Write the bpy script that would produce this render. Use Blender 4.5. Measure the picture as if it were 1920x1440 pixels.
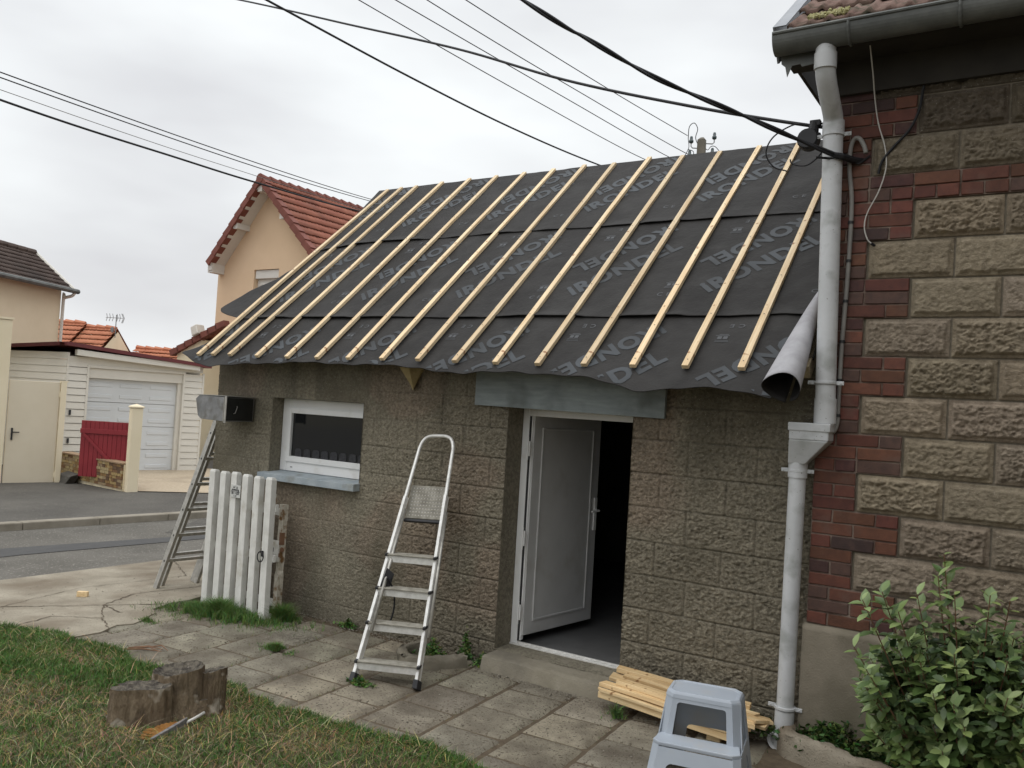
import bpy, bmesh, math, random
import numpy as np
from mathutils import Vector, Matrix
R = math.radians
random.seed(7)
rng = np.random.default_rng(7)
for o in list(bpy.data.objects): bpy.data.objects.remove(o)
scn = bpy.context.scene
COL = scn.collection

# ------------------------------------------------------------------ camera
cam_d = bpy.data.cameras.new('camera'); cam_o = bpy.data.objects.new('camera', cam_d); COL.objects.link(cam_o)
CAM = Vector((2.3096, -5.1349, 1.8359))
yaw, pitch, roll = R(-32.582), R(1.578), R(3.432)
F_ = Vector((math.sin(yaw)*math.cos(pitch), math.cos(yaw)*math.cos(pitch), math.sin(pitch)))
Rt = Vector((math.cos(yaw), -math.sin(yaw), 0)); Up = Rt.cross(F_)
rr = Rt*math.cos(roll)+Up*math.sin(roll); uu = -Rt*math.sin(roll)+Up*math.cos(roll)
M4 = Matrix((rr, uu, -F_)).transposed().to_4x4(); M4.translation = CAM
cam_o.matrix_world = M4
cam_d.sensor_width = 36; cam_d.lens = 1580.72/1920*36
cam_d.clip_start = 0.05; cam_d.clip_end = 3000
scn.camera = cam_o

# ------------------------------------------------------------------ world, sun, exposure
scn.view_settings.view_transform = 'Standard'; scn.view_settings.look = 'None'
scn.view_settings.gamma = 1; scn.view_settings.exposure = 0.1
SUN_EL, SUN_AZ = R(58), R(215)      # azimuth clockwise from +Y
w = bpy.data.worlds.new('World'); scn.world = w; w.use_nodes = True
nt = w.node_tree; nt.nodes.clear()
def N(nt, t, **k):
    n = nt.nodes.new(t)
    for a, b in k.items(): setattr(n, a, b)
    return n
out = N(nt, 'ShaderNodeOutputWorld'); bg = N(nt, 'ShaderNodeBackground')
sky = N(nt, 'ShaderNodeTexSky', sky_type='NISHITA', sun_disc=False); sky.sun_elevation = SUN_EL; sky.sun_rotation = SUN_AZ
sky.air_density = 1.5; sky.dust_density = 3
tc = N(nt, 'ShaderNodeTexCoord'); sep = N(nt, 'ShaderNodeSeparateXYZ'); nt.links.new(tc.outputs['Generated'], sep.inputs[0])
mp = N(nt, 'ShaderNodeMapping'); mp.inputs['Scale'].default_value = (1.3, 1.3, 3.6); nt.links.new(tc.outputs['Generated'], mp.inputs[0])
nz = N(nt, 'ShaderNodeTexNoise'); nz.inputs['Scale'].default_value = 1.9; nz.inputs['Detail'].default_value = 4.5; nz.inputs['Roughness'].default_value = .45
nt.links.new(mp.outputs[0], nz.inputs['Vector'])
cr = N(nt, 'ShaderNodeValToRGB')
cr.color_ramp.elements[0].position = .30; cr.color_ramp.elements[0].color = (7.25, 7.3, 7.55, 1)
cr.color_ramp.elements[1].position = .66; cr.color_ramp.elements[1].color = (10.1, 10.4, 10.5, 1)
nt.links.new(nz.outputs['Fac'], cr.inputs[0])
# overcast: brighter towards the zenith
mr = N(nt, 'ShaderNodeMapRange'); mr.inputs[1].default_value = .45; mr.inputs[2].default_value = 1.0; mr.inputs[3].default_value = 1.0; mr.inputs[4].default_value = 2.45
nt.links.new(sep.outputs['Z'], mr.inputs[0])
vm = N(nt, 'ShaderNodeVectorMath', operation='SCALE'); nt.links.new(cr.outputs[0], vm.inputs[0]); nt.links.new(mr.outputs[0], vm.inputs['Scale'])
mx = N(nt, 'ShaderNodeMixRGB'); mx.inputs[0].default_value = .94
nt.links.new(sky.outputs[0], mx.inputs[1]); nt.links.new(vm.outputs[0], mx.inputs[2])
nt.links.new(mx.outputs[0], bg.inputs[0]); bg.inputs[1].default_value = .095
nt.links.new(bg.outputs[0], out.inputs[0])
sd = bpy.data.lights.new('sun', 'SUN'); so = bpy.data.objects.new('sun', sd); COL.objects.link(so)
sd.energy = .4; sd.angle = R(30); sd.color = (1, .96, .9)
sdir = Vector((math.sin(SUN_AZ)*math.cos(SUN_EL), math.cos(SUN_AZ)*math.cos(SUN_EL), math.sin(SUN_EL)))
so.rotation_euler = sdir.to_track_quat('Z', 'Y').to_euler(); so.location = (0, 0, 30)

# ------------------------------------------------------------------ noise in numpy
def vn(x, y, seed=0):
    xi = np.floor(x).astype(np.int64); yi = np.floor(y).astype(np.int64)
    fx = x-xi; fy = y-yi; fx = fx*fx*(3-2*fx); fy = fy*fy*(3-2*fy)
    def h(a, b):
        n = (a*374761393+b*668265263+seed*2147483647) & 0xffffffff
        n = ((n ^ (n >> 13))*1274126177) & 0xffffffff
        return ((n ^ (n >> 16)) & 0xffff)/65535.0
    return (h(xi, yi)*(1-fx)+h(xi+1, yi)*fx)*(1-fy)+(h(xi, yi+1)*(1-fx)+h(xi+1, yi+1)*fx)*fy
def fbm(x, y, seed=0, o=4, g=.5):
    s = 0; a = 1; t = 0
    for i in range(o):
        s = s+a*vn(x*2**i, y*2**i, seed+i*17); t += a; a *= g
    return s/t
def f1(x, seed=0, o=2): return float(fbm(np.array([float(x)]), np.array([.37*seed]), seed, o)[0])

# ------------------------------------------------------------------ materials
def mat(name, c1, c2=None, sc=6.0, rough=.85, bump=0.0, bsc=60.0, metal=0.0, spec=.4, stretch=None, attr=None,
        c3=None, sc3=2.0, t3=(.5, .7), rnd=0.0, bdist=.01, detail=6, speck=None, cont=(.35, .65)):
    m = bpy.data.materials.new(name); m.use_nodes = True; t = m.node_tree
    b = t.nodes['Principled BSDF']; b.inputs['Roughness'].default_value = rough; b.inputs['Metallic'].default_value = metal
    b.inputs['Specular IOR Level'].default_value = spec
    co = N(t, 'ShaderNodeTexCoord'); mpn = N(t, 'ShaderNodeMapping'); t.links.new(co.outputs['Object'], mpn.inputs[0])
    if stretch: mpn.inputs['Scale'].default_value = stretch
    n1 = N(t, 'ShaderNodeTexNoise'); n1.inputs['Scale'].default_value = sc; n1.inputs['Detail'].default_value = detail; n1.inputs['Roughness'].default_value = .6
    t.links.new(mpn.outputs[0], n1.inputs['Vector'])
    mrn = N(t, 'ShaderNodeMapRange'); mrn.inputs[1].default_value = cont[0]; mrn.inputs[2].default_value = cont[1]; t.links.new(n1.outputs['Fac'], mrn.inputs[0])
    mixn = N(t, 'ShaderNodeMixRGB'); t.links.new(mrn.outputs[0], mixn.inputs[0])
    mixn.inputs[1].default_value = (*c1, 1); mixn.inputs[2].default_value = (*(c2 or c1), 1)
    cur = mixn.outputs[0]
    if attr:
        a = N(t, 'ShaderNodeAttribute', attribute_name=attr); mu = N(t, 'ShaderNodeMixRGB', blend_type='MULTIPLY'); mu.inputs[0].default_value = 1
        t.links.new(cur, mu.inputs[1]); t.links.new(a.outputs['Color'], mu.inputs[2]); cur = mu.outputs[0]
    if c3:
        n3 = N(t, 'ShaderNodeTexNoise'); n3.inputs['Scale'].default_value = sc3; n3.inputs['Detail'].default_value = 5; t.links.new(co.outputs['Object'], n3.inputs['Vector'])
        m3 = N(t, 'ShaderNodeMapRange'); m3.inputs[1].default_value = t3[0]; m3.inputs[2].default_value = t3[1]; t.links.new(n3.outputs['Fac'], m3.inputs[0])
        x3 = N(t, 'ShaderNodeMixRGB'); t.links.new(m3.outputs[0], x3.inputs[0]); t.links.new(cur, x3.inputs[1]); x3.inputs[2].default_value = (*c3, 1); cur = x3.outputs[0]
    if speck:
        sc_, col_, th = speck
        ns = N(t, 'ShaderNodeTexNoise'); ns.inputs['Scale'].default_value = sc_; ns.inputs['Detail'].default_value = 2; t.links.new(co.outputs['Object'], ns.inputs['Vector'])
        ms = N(t, 'ShaderNodeMapRange'); ms.inputs[1].default_value = th; ms.inputs[2].default_value = th+.05; t.links.new(ns.outputs['Fac'], ms.inputs[0])
        xs = N(t, 'ShaderNodeMixRGB'); t.links.new(ms.outputs[0], xs.inputs[0]); t.links.new(cur, xs.inputs[1]); xs.inputs[2].default_value = (*col_, 1); cur = xs.outputs[0]
    if rnd:
        oi = N(t, 'ShaderNodeObjectInfo'); hs = N(t, 'ShaderNodeHueSaturation')
        m4 = N(t, 'ShaderNodeMapRange'); m4.inputs[3].default_value = 1-rnd; m4.inputs[4].default_value = 1+rnd; t.links.new(oi.outputs['Random'], m4.inputs[0])
        t.links.new(m4.outputs[0], hs.inputs['Value']); t.links.new(cur, hs.inputs['Color']); cur = hs.outputs[0]
    t.links.new(cur, b.inputs['Base Color'])
    if bump:
        nb = N(t, 'ShaderNodeTexNoise'); nb.inputs['Scale'].default_value = bsc; nb.inputs['Detail'].default_value = 5; nb.inputs['Roughness'].default_value = .65
        t.links.new(mpn.outputs[0], nb.inputs['Vector'])
        bn = N(t, 'ShaderNodeBump'); bn.inputs['Strength'].default_value = bump; bn.inputs['Distance'].default_value = bdist
        t.links.new(nb.outputs['Fac'], bn.inputs['Height']); t.links.new(bn.outputs[0], b.inputs['Normal'])
    return m
MT = {}
MT['shed'] = mat('cement_block', (.178, .158, .116), (.272, .245, .184), sc=40, bump=1, bsc=95, bdist=.012, attr='tone', c3=(.12, .105, .072), sc3=1.3, t3=(.52, .72), speck=(120, (.40, .37, .29), .67), cont=(.4, .6))
MT['stone'] = mat('rockface_stone', (.215, .177, .132), (.32, .27, .208), sc=30, bump=1, bsc=110, bdist=.01, attr='tone', speck=(150, (.5, .46, .4), .69))
MT['mortar'] = mat('mortar', (.2, .17, .125), (.27, .23, .175), sc=30, bump=.6, bsc=160)
MT['bmortar'] = mat('brick_mortar', (.10, .06, .045), (.27, .21, .17), sc=7, bump=.6, bsc=160)
MT['brick'] = mat('red_brick', (.8, .8, .8), (1.15, 1.1, 1.05), sc=28, rough=.7, bump=.6, bsc=120, bdist=.004, attr='tone', c3=(.11, .065, .05), sc3=7, t3=(.56, .78))
MT['plinth'] = mat('plinth_render', (.17, .148, .11), (.235, .205, .155), sc=5, bump=.35, bsc=90, c3=(.13, .115, .08), sc3=2.2)
MT['membrane'] = mat('roof_membrane', (.021, .0195, .0185), (.033, .031, .0295), sc=2.4, rough=.7, spec=.2, bump=.3, bsc=11, bdist=.03, c3=(.04, .038, .036), sc3=3.5, t3=(.5, .75))
MT['print'] = mat('membrane_print', (.027, .03, .033), (.05, .058, .066), sc=2.2, rough=.6, spec=.35)
MT['markprint'] = mat('membrane_small_print', (.06, .063, .067), (.08, .084, .09), sc=12, rough=.6)
MT['backside'] = mat('membrane_back', (.32, .315, .33), (.42, .415, .43), sc=7, rough=.8, bump=.25, bsc=30, bdist=.01)
MT['pine'] = mat('pine_batten', (.64, .46, .26), (.8, .65, .43), sc=5, rough=.62, stretch=(.5, 9, 9), bump=.25, bsc=30, bdist=.003, rnd=.2, speck=(13, (.33, .16, .07), .70))
MT['pine2'] = mat('pine_offcut', (.58, .39, .19), (.78, .6, .35), sc=5, rough=.6, stretch=(.6, 9, 9), bump=.25, bsc=30, bdist=.003, rnd=.2, speck=(16, (.3, .15, .06), .70))
MT['rafter'] = mat('rafter_wood', (.3, .25, .17), (.42, .34, .22), sc=6, stretch=(9, .6, 9), bump=.3)
MT['pvc'] = mat('white_pvc', (.76, .76, .75), (.82, .82, .81), sc=3, rough=.35, spec=.5, c3=(.62, .6, .55), sc3=5, t3=(.6, .8))
MT['pvcleaf'] = mat('shaded_white_pvc', (.52, .52, .515), (.58, .58, .575), sc=3, rough=.4, c3=(.44, .43, .4), sc3=4, t3=(.55, .8))  # door white darkened to stand in for doorway shade, with slight grime
MT['zinc'] = mat('weathered_zinc', (.105, .11, .105), (.17, .175, .165), sc=5, rough=.55, metal=.35, bump=.15, bsc=30)
MT['vergemetal'] = mat('verge_zinc', (.2, .21, .23), (.26, .27, .29), sc=4, rough=.45, metal=.3)
MT['pipe'] = mat('grey_pvc_pipe', (.5, .51, .515), (.6, .61, .62), sc=4, rough=.42, c3=(.36, .37, .36), sc3=8, speck=(75, (.14, .13, .11), .70))
MT['alu'] = mat('aluminium', (.66, .65, .62), (.84, .83, .8), sc=20, rough=.36, metal=.3, bump=.1, bsc=60)
MT['oldalu'] = mat('dull_aluminium', (.32, .31, .28), (.48, .46, .42), sc=20, rough=.45, metal=.5)
MT['dirty'] = mat('dusty_tread', (.2, .185, .15), (.36, .34, .29), sc=14, rough=.75, metal=.1, bump=.3)
MT['black'] = mat('black_plastic', (.018, .018, .02), (.03, .03, .032), rough=.5)
MT['cable'] = mat('black_cable', (.012, .012, .014), rough=.6)
MT['galv'] = mat('galvanised_steel', (.2, .2, .2), (.3, .3, .3), sc=10, rough=.5, metal=.5, bump=.1, c3=(.16, .15, .13), sc3=12)
MT['darkmetal'] = mat('dark_metal', (.014, .014, .013), (.022, .022, .02), sc=8, rough=.5, metal=.2)
MT['sillpaint'] = mat('blue_grey_paint', (.3, .345, .375), (.4, .445, .47), sc=9, rough=.7, bump=.3, bsc=50, c3=(.25, .25, .22), sc3=7, t3=(.55, .75))
MT['lintel'] = mat('grey_stained_board', (.215, .245, .25), (.3, .335, .335), sc=4, stretch=(1, 6, 6), rough=.75, bump=.25, c3=(.14, .155, .15), sc3=4.5, t3=(.5, .75))
MT['whitewood'] = mat('white_painted_wood', (.56, .55, .51), (.68, .67, .63), sc=8, rough=.6, bump=.15, bsc=30, c3=(.42, .39, .32), sc3=7, t3=(.62, .8))
MT['rotwood'] = mat('rotten_wood', (.42, .38, .3), (.62, .58, .5), sc=10, rough=.8, bump=.5, bsc=40, c3=(.19, .10, .035), sc3=16, t3=(.5, .64), stretch=(9, 9, 2))
MT['concrete'] = mat('old_concrete', (.25, .218, .165), (.35, .31, .24), sc=3.5, bump=.6, bsc=70, bdist=.012, c3=(.175, .14, .098), sc3=1.5, t3=(.46, .66), speck=(90, (.15, .12, .085), .63))
MT['slab'] = mat('paving_slab', (.215, .19, .145), (.31, .28, .215), sc=5.5, bump=1, bsc=75, bdist=.014, attr='tone', c3=(.13, .108, .08), sc3=2.9, t3=(.44, .68), speck=(60, (.10, .08, .056), .60), cont=(.38, .62))
MT['soil'] = mat('joint_soil', (.085, .062, .04), (.13, .1, .065), sc=20, bump=.9, bsc=60)
MT['step'] = mat('doorstep_concrete', (.22, .195, .145), (.3, .27, .21), sc=6, bump=.6, bsc=70, c3=(.13, .115, .09), sc3=3.1, t3=(.45, .75))
MT['lawnsoil'] = mat('lawn_soil', (.06, .055, .025), (.14, .11, .055), sc=6, bump=1, bsc=40, bdist=.03)
MT['asphalt'] = mat('asphalt', (.105, .097, .082), (.155, .144, .124), sc=1.3, bump=1, bsc=45, bdist=.02, speck=(38, (.3, .28, .24), .63))
MT['tar'] = mat('tar_strip', (.05, .05, .05), (.065, .064, .062), sc=9, bump=.3, rough=.7)
MT['asphalt2'] = mat('dark_asphalt', (.075, .069, .06), (.11, .102, .088), sc=.9, bump=1, bsc=40, bdist=.02, speck=(30, (.18, .165, .14), .64))
MT['kerb'] = mat('kerb_stone', (.21, .185, .145), (.3, .27, .22), sc=3, bump=.4)
MT['drive'] = mat('driveway_gravel', (.36, .29, .2), (.47, .39, .29), sc=20, bump=.5, bsc=50, c3=(.25, .2, .14), sc3=.8)
MT['earth'] = mat('ground_earth', (.1, .09, .06), (.15, .13, .09), sc=.4, bump=.5)
MT['cream'] = mat('cream_render', (.76, .66, .47), (.8, .7, .51), sc=2, rough=.9, bump=.15, bsc=40)
MT['creamdoor'] = mat('cream_paint', (.64, .56, .42), (.68, .6, .46), sc=2, rough=.6)
MT['orange'] = mat('orange_render', (.66, .485, .32), (.7, .52, .35), sc=1.2, rough=.9, bump=.15, bsc=40)
MT['terra'] = mat('terracotta_tile', (.27, .09, .058), (.36, .135, .085), sc=3, rough=.75, bump=.3, bsc=30, c3=(.2, .08, .055), sc3=.9)
MT['terra2'] = mat('orange_tile', (.42, .15, .08), (.5, .2, .11), sc=2, rough=.8)
MT['verge'] = mat('verge_tile', (.16, .05, .035), (.21, .07, .05), sc=3, rough=.75)
MT['brown'] = mat('brown_tile', (.07, .048, .04), (.1, .072, .06), sc=2, rough=.8, c3=(.05, .04, .035), sc3=.8)
MT['oldtile'] = mat('mossy_tile', (.17, .105, .085), (.25, .165, .135), sc=14, rough=.85, bump=.5, bsc=60, c3=(.075, .07, .045), sc3=9, t3=(.5, .68))
MT['moss'] = mat('dry_moss', (.3, .27, .1), (.42, .4, .22), sc=40, bump=1, bsc=120)
MT['siding'] = mat('cream_siding', (.66, .63, .56), (.71, .68, .61), sc=1.5, rough=.6)
MT['gdoor'] = mat('garage_door_white', (.6, .62, .63), (.66, .68, .69), sc=1, rough=.5)
MT['maroon'] = mat('maroon_trim', (.12, .028, .03), (.15, .035, .036), sc=2, rough=.55)
MT['redwood'] = mat('red_painted_wood', (.22, .018, .025), (.27, .026, .033), sc=3, rough=.5)
MT['claytile'] = mat('mixed_facing', (.8, .8, .8), (1.1, 1.1, 1.1), sc=20, attr='tone', bump=.3)
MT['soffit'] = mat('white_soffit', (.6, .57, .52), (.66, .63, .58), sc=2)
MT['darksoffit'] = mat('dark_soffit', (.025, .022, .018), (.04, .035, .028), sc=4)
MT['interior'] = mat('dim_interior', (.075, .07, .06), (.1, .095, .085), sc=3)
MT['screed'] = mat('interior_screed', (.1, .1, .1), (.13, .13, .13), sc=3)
MT['glass'] = mat('window_glass', (.012, .013, .014), rough=.06, spec=.6)
MT['lace'] = mat('lace_curtain', (.03, .03, .033), (.055, .055, .06), sc=60, rough=.9)
MT['grass'] = mat('grass_blades', (1, 1, 1), rough=.7, attr='tone', spec=.25)
MT['leafm'] = mat('shrub_leaf', (1, 1, 1), rough=.42, attr='tone', spec=.45)
MT['twig'] = mat('shrub_twig', (.16, .085, .05), (.22, .12, .07), sc=10)
MT['bark'] = mat('old_stump_wood', (.13, .092, .056), (.29, .225, .15), sc=10, rough=.9, stretch=(1, 1, .3), bump=1, bsc=38, bdist=.035, c3=(.06, .045, .03), sc3=8, t3=(.52, .72), speck=(9, (.40, .35, .28), .60), cont=(.36, .66))
MT['cutwood'] = mat('stump_cut_face', (.055, .046, .037), (.17, .148, .115), sc=22, rough=.9, bump=1, bsc=45, bdist=.03, cont=(.42, .6), speck=(20, (.24, .21, .17), .68))
MT['stool'] = mat('grey_blue_plastic', (.36, .4, .455), (.42, .46, .51), sc=3, rough=.42, c3=(.42, .41, .39), sc3=6, t3=(.55, .8), spec=.4)
MT['stoolin'] = MT['stool']
MT['bristle'] = mat('orange_bristles', (.4, .17, .04), (.55, .28, .08), sc=60, bump=1, bsc=150, stretch=(1, 6, 1))
MT['greywood'] = mat('grey_wood', (.13, .125, .125), (.22, .21, .2), sc=8, stretch=(1, 8, 8))
MT['polew'] = mat('concrete_pole', (.14, .125, .1), (.18, .16, .13), sc=5, bump=.3)
MT['insul'] = mat('glass_insulator', (.03, .05, .055), rough=.25, spec=.6)
MT['wirew'] = mat('pale_wire', (.5, .48, .44), rough=.5)
MT['conduit'] = mat('grey_conduit', (.17, .16, .15), (.23, .22, .2), sc=6, rough=.6)
MT['signm'] = mat('enamel_sign', (.5, .5, .47), (.56, .56, .53), sc=12, rough=.5)
MT['dull'] = mat('worn_grip', (.4, .38, .33), (.5, .48, .43))
MT['foam'] = mat('yellow_foam', (.35, .27, .13), (.45, .36, .19), sc=18, bump=.9, bsc=60)
MT['flower'] = mat('white_petal', (.75, .75, .73), rough=.6)
MT['shutterw'] = mat('shutter_white', (.62, .6, .55), (.66, .64, .6), sc=2)

# ------------------------------------------------------------------ mesh helpers
class MB:
    def __init__(s): s.v = []; s.f = []; s.mi = []; s.c = []
    def add(s, vs, fs, mi=0, col=None):
        b = len(s.v); s.v += [tuple(v) for v in vs]
        for f in fs: s.f.append(tuple(b+i for i in f)); s.mi.append(mi); s.c.append(col or (1, 1, 1))
    def box(s, p0, p1, mi=0, col=None, T=None):
        x0, y0, z0 = p0; x1, y1, z1 = p1
        vs = [Vector(q) for q in ((x0,y0,z0),(x1,y0,z0),(x1,y1,z0),(x0,y1,z0),(x0,y0,z1),(x1,y0,z1),(x1,y1,z1),(x0,y1,z1))]
        if T: vs = [T(v) if callable(T) else T @ v for v in vs]
        s.add(vs, [(0,3,2,1),(4,5,6,7),(0,1,5,4),(1,2,6,5),(2,3,7,6),(3,0,4,7)], mi, col)
    def hexa(s, b4, t4, mi=0, col=None):
        s.add(list(b4)+list(t4), [(0,3,2,1),(4,5,6,7),(0,1,5,4),(1,2,6,5),(2,3,7,6),(3,0,4,7)], mi, col)
    def tube(s, pts, r, n=8, mi=0, cap=True, col=None, twist=None):
        pts = [Vector(p) for p in pts]; m = len(pts)
        rs = r if isinstance(r, (list, tuple)) else [r]*m
        t0 = (pts[1]-pts[0]).normalized(); a = t0.orthogonal().normalized(); vs = []
        for i, p in enumerate(pts):
            t = (pts[min(i+1, m-1)]-pts[max(i-1, 0)]).normalized()
            a = (a-t*a.dot(t)).normalized(); b = t.cross(a)
            for k in range(n):
                th = 2*math.pi*k/n; vs.append(p+(a*math.cos(th)+b*math.sin(th))*rs[i])
        fs = [(i*n+k, i*n+(k+1) % n, (i+1)*n+(k+1) % n, (i+1)*n+k) for i in range(m-1) for k in range(n)]
        if cap: fs += [tuple(range(n-1, -1, -1)), tuple((m-1)*n+k for k in range(n))]
        s.add(vs, fs, mi, col)
    def prism(s, poly, P, mi=0, col=None, d0=0, d1=.1):
        n = len(poly); vs = [P(a, b, d0) for a, b in poly]+[P(a, b, d1) for a, b in poly]
        fs = [tuple(range(n-1, -1, -1)), tuple(range(n, 2*n))]+[(i, (i+1) % n, n+(i+1) % n, n+i) for i in range(n)]
        s.add(vs, fs, mi, col)
    def build(s, name, mats, parent=None, smooth=False, bevel=0, loc=None, seg=2, mw=None):
        me = bpy.data.meshes.new(name); me.from_pydata([tuple(v) for v in s.v], [], s.f)
        for m in (mats if isinstance(mats, (list, tuple)) else [mats]): me.materials.append(MT[m])
        me.polygons.foreach_set('material_index', s.mi)
        if any(c != (1, 1, 1) for c in s.c):
            at = me.color_attributes.new('tone', 'FLOAT_COLOR', 'CORNER'); dat = []
            for p, c in zip(me.polygons, s.c): dat += [c[0], c[1], c[2], 1.0]*p.loop_total
            at.data.foreach_set('color', dat)
        elif any('tone' in n.attribute_name for mm in me.materials for n in mm.node_tree.nodes if n.type == 'ATTRIBUTE'):
            at = me.color_attributes.new('tone', 'FLOAT_COLOR', 'CORNER'); at.data.foreach_set('color', [1.0]*4*len(me.loops))
        if smooth: me.polygons.foreach_set('use_smooth', [True]*len(me.polygons))
        o = bpy.data.objects.new(name, me); COL.objects.link(o)
        if parent is not None:
            o.parent = parent
            if parent.type == 'EMPTY' or True:
                bpy.context.view_layer.update(); o.matrix_parent_inverse = parent.matrix_world.inverted()
        if mw is not None: o.matrix_world = mw
        if bevel:
            bv = o.modifiers.new('b', 'BEVEL'); bv.width = bevel; bv.segments = seg; bv.limit_method = 'ANGLE'; bv.angle_limit = R(35)
        return o
def npmesh(name, V, Fq, mats, parent=None, tone=None, smooth=False, mi=None):
    me = bpy.data.meshes.new(name); n = len(V); k = Fq.shape[1]; m = len(Fq)
    me.vertices.add(n); me.vertices.foreach_set('co', np.ascontiguousarray(V, dtype=np.float32).ravel())
    me.loops.add(m*k); me.loops.foreach_set('vertex_index', np.ascontiguousarray(Fq, dtype=np.int32).ravel())
    me.polygons.add(m); me.polygons.foreach_set('loop_start', np.arange(0, m*k, k, dtype=np.int32))
    me.polygons.foreach_set('loop_total', np.full(m, k, dtype=np.int32))
    for q in (mats if isinstance(mats, (list, tuple)) else [mats]): me.materials.append(MT[q])
    if mi is not None: me.polygons.foreach_set('material_index', mi.astype(np.int32))
    me.update(calc_edges=True)
    if tone is not None:
        at = me.color_attributes.new('tone', 'FLOAT_COLOR', 'POINT'); c = np.ones((n, 4), np.float32); c[:, :3] = tone; at.data.foreach_set('color', c.ravel())
    if smooth: me.polygons.foreach_set('use_smooth', np.ones(m, dtype=bool))
    me.validate()
    o = bpy.data.objects.new(name, me); COL.objects.link(o)
    if parent is not None:
        o.parent = parent; bpy.context.view_layer.update(); o.matrix_parent_inverse = parent.matrix_world.inverted()
    return o
def gridfaces(nx, ny, off=0):
    i = np.arange(nx-1)[:, None]; j = np.arange(ny-1)[None, :]
    a = (i*ny+j).ravel(); return np.stack([a, a+ny, a+ny+1, a+1], 1)+off
def tag(o, label=None, cat=None, group=None, kind=None):
    if label: o['label'] = label
    if cat: o['category'] = cat
    if group: o['group'] = group
    if kind: o['kind'] = kind
    return o
def empty(name, loc, label, cat, group=None):
    o = bpy.data.objects.new(name, None); COL.objects.link(o); o.location = loc; o.empty_display_size = .2
    bpy.context.view_layer.update(); return tag(o, label, cat, group)
def frame(o, ex, ey, ez):
    m = Matrix((Vector(ex).normalized(), Vector(ey).normalized(), Vector(ez).normalized())).transposed().to_4x4(); m.translation = Vector(o); return m
def catmull(pts, n=8):
    pts = [Vector(p) for p in pts]; q = [pts[0]*2-pts[1]]+pts+[pts[-1]*2-pts[-2]]; r = []
    for i in range(1, len(q)-2):
        for k in range(n):
            t = k/n; a, b, c, d = q[i-1], q[i], q[i+1], q[i+2]
            r.append(.5*((2*b)+(c-a)*t+(2*a-5*b+4*c-d)*t*t+(3*b-a-3*c+d)*t**3))
    return r+[pts[-1]]

GX = [-300, -60, -16, -9.5, -6, -3, 10]; GZ = [-.6, -.5, -.3, -.2, -.12, 0, 0]
def G(x): return float(np.interp(x, GX, GZ))

# ================================================================== GROUND
def sheet(name, poly, dz, m, step=None, kind='structure'):
    """flat polygon laid dz above the terrain profile, split at the profile's bends"""
    bm = bmesh.new(); bm.faces.new([bm.verts.new((x, y, 0)) for x, y in poly])
    for gx in GX[1:-1]:
        bmesh.ops.bisect_plane(bm, geom=bm.verts[:]+bm.edges[:]+bm.faces[:], plane_co=(gx, 0, 0), plane_no=(1, 0, 0))
    for v in bm.verts: v.co.z = G(v.co.x)+dz
    bmesh.ops.recalc_face_normals(bm, faces=bm.faces[:])
    for f in bm.faces:
        if f.normal.z < 0: f.normal_flip()
    me = bpy.data.meshes.new(name); bm.to_mesh(me); bm.free(); me.materials.append(MT[m])
    o = bpy.data.objects.new(name, me); COL.objects.link(o); return tag(o, kind=kind)
sheet('ground', [(-300, -300), (300, -300), (300, 300), (-300, 300)], -.05, 'earth')
# road between x=-6.1 and the kerb; kerb runs slightly slanting
def kx(y): return -9.3+.16*(y-.8)          # road-side foot of the kerb
def nx_(y): return -6.1+.05*(y-.0)           # near edge of the road
sheet('road', [(nx_(-40), -40), (nx_(60), 60), (kx(60), 60), (kx(-40), -40)], -.012, 'asphalt')
sheet('tar_strip', [(-7.72, -4), (-7.98, 0), (-7.2, 3.2), (-6.95, 3.2), (-7.42, 0), (-7.3, -4)], -.006, 'tar')
sheet('road_patch', [(-7.9, 2.2), (-8.75, 3.4), (-8.1, 9), (-6.0, 9), (-6.2, 2.6)], -.008, 'asphalt2')
sheet('pavement', [(kx(-40)-.18, -40), (kx(60)-.18, 60), (-40, 60), (-40, -40)], .075, 'asphalt2')
mb = MB()
y = -40.0
while y < 60:
    L = 1.0 if -6 < y < 12 else 4.0
    y1 = y+L-.006
    zt = [(G(kx(a))+.09) for a in (y, y1)]
    b = [(kx(y), y, -.5), (kx(y)-.18, y, -.5), (kx(y1)-.18, y1, -.5), (kx(y1), y1, -.5)]
    tt = [(kx(y), y, zt[0]), (kx(y)-.18, y, zt[0]), (kx(y1)-.18, y1, zt[1]), (kx(y1), y1, zt[1])]
    mb.hexa(b, tt); y += L
tag(mb.build('kerb', 'kerb', bevel=.015), kind='structure')
sheet('driveway', [(-12.1, 4.45), (-10.9, 5.6), (-9.3, 10), (-14.2, 12.5), (-16.6, 7.6), (-15.0, 4.8)], .09, 'drive')

# concrete pad with cracks, as a slightly broken sheet 4 cm thick
pad = [(-3.58, -1.58), (-3.56, -1.40), (-3.62, -1.30), (-3.67, -1.2), (-3.61, -1.1), (-3.66, -1.0), (-3.74, -.9), (-3.8, -.78), (-3.95, -.70), (-4.05, -.45), (-4.02, -.3), (-4.1, 0.0), (-4.21, .1), (-4.21, 6), (-5.75, 6), (-5.95, 2.5), (-6.02, .8), (-6.1, -.8), (-6.2, -2.4), (-6.3, -7), (-3.4, -7), (-3.3, -3)]
bm = bmesh.new(); bm.faces.new([bm.verts.new((x, y, 0)) for x, y in pad])
ex = bmesh.ops.triangulate(bm, faces=bm.faces[:])
for gx in (-6, ):
    bmesh.ops.bisect_plane(bm, geom=bm.verts[:]+bm.edges[:]+bm.faces[:], plane_co=(gx, 0, 0), plane_no=(1, 0, 0))
for v in bm.verts: v.co.z = G(v.co.x)+.012
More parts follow.
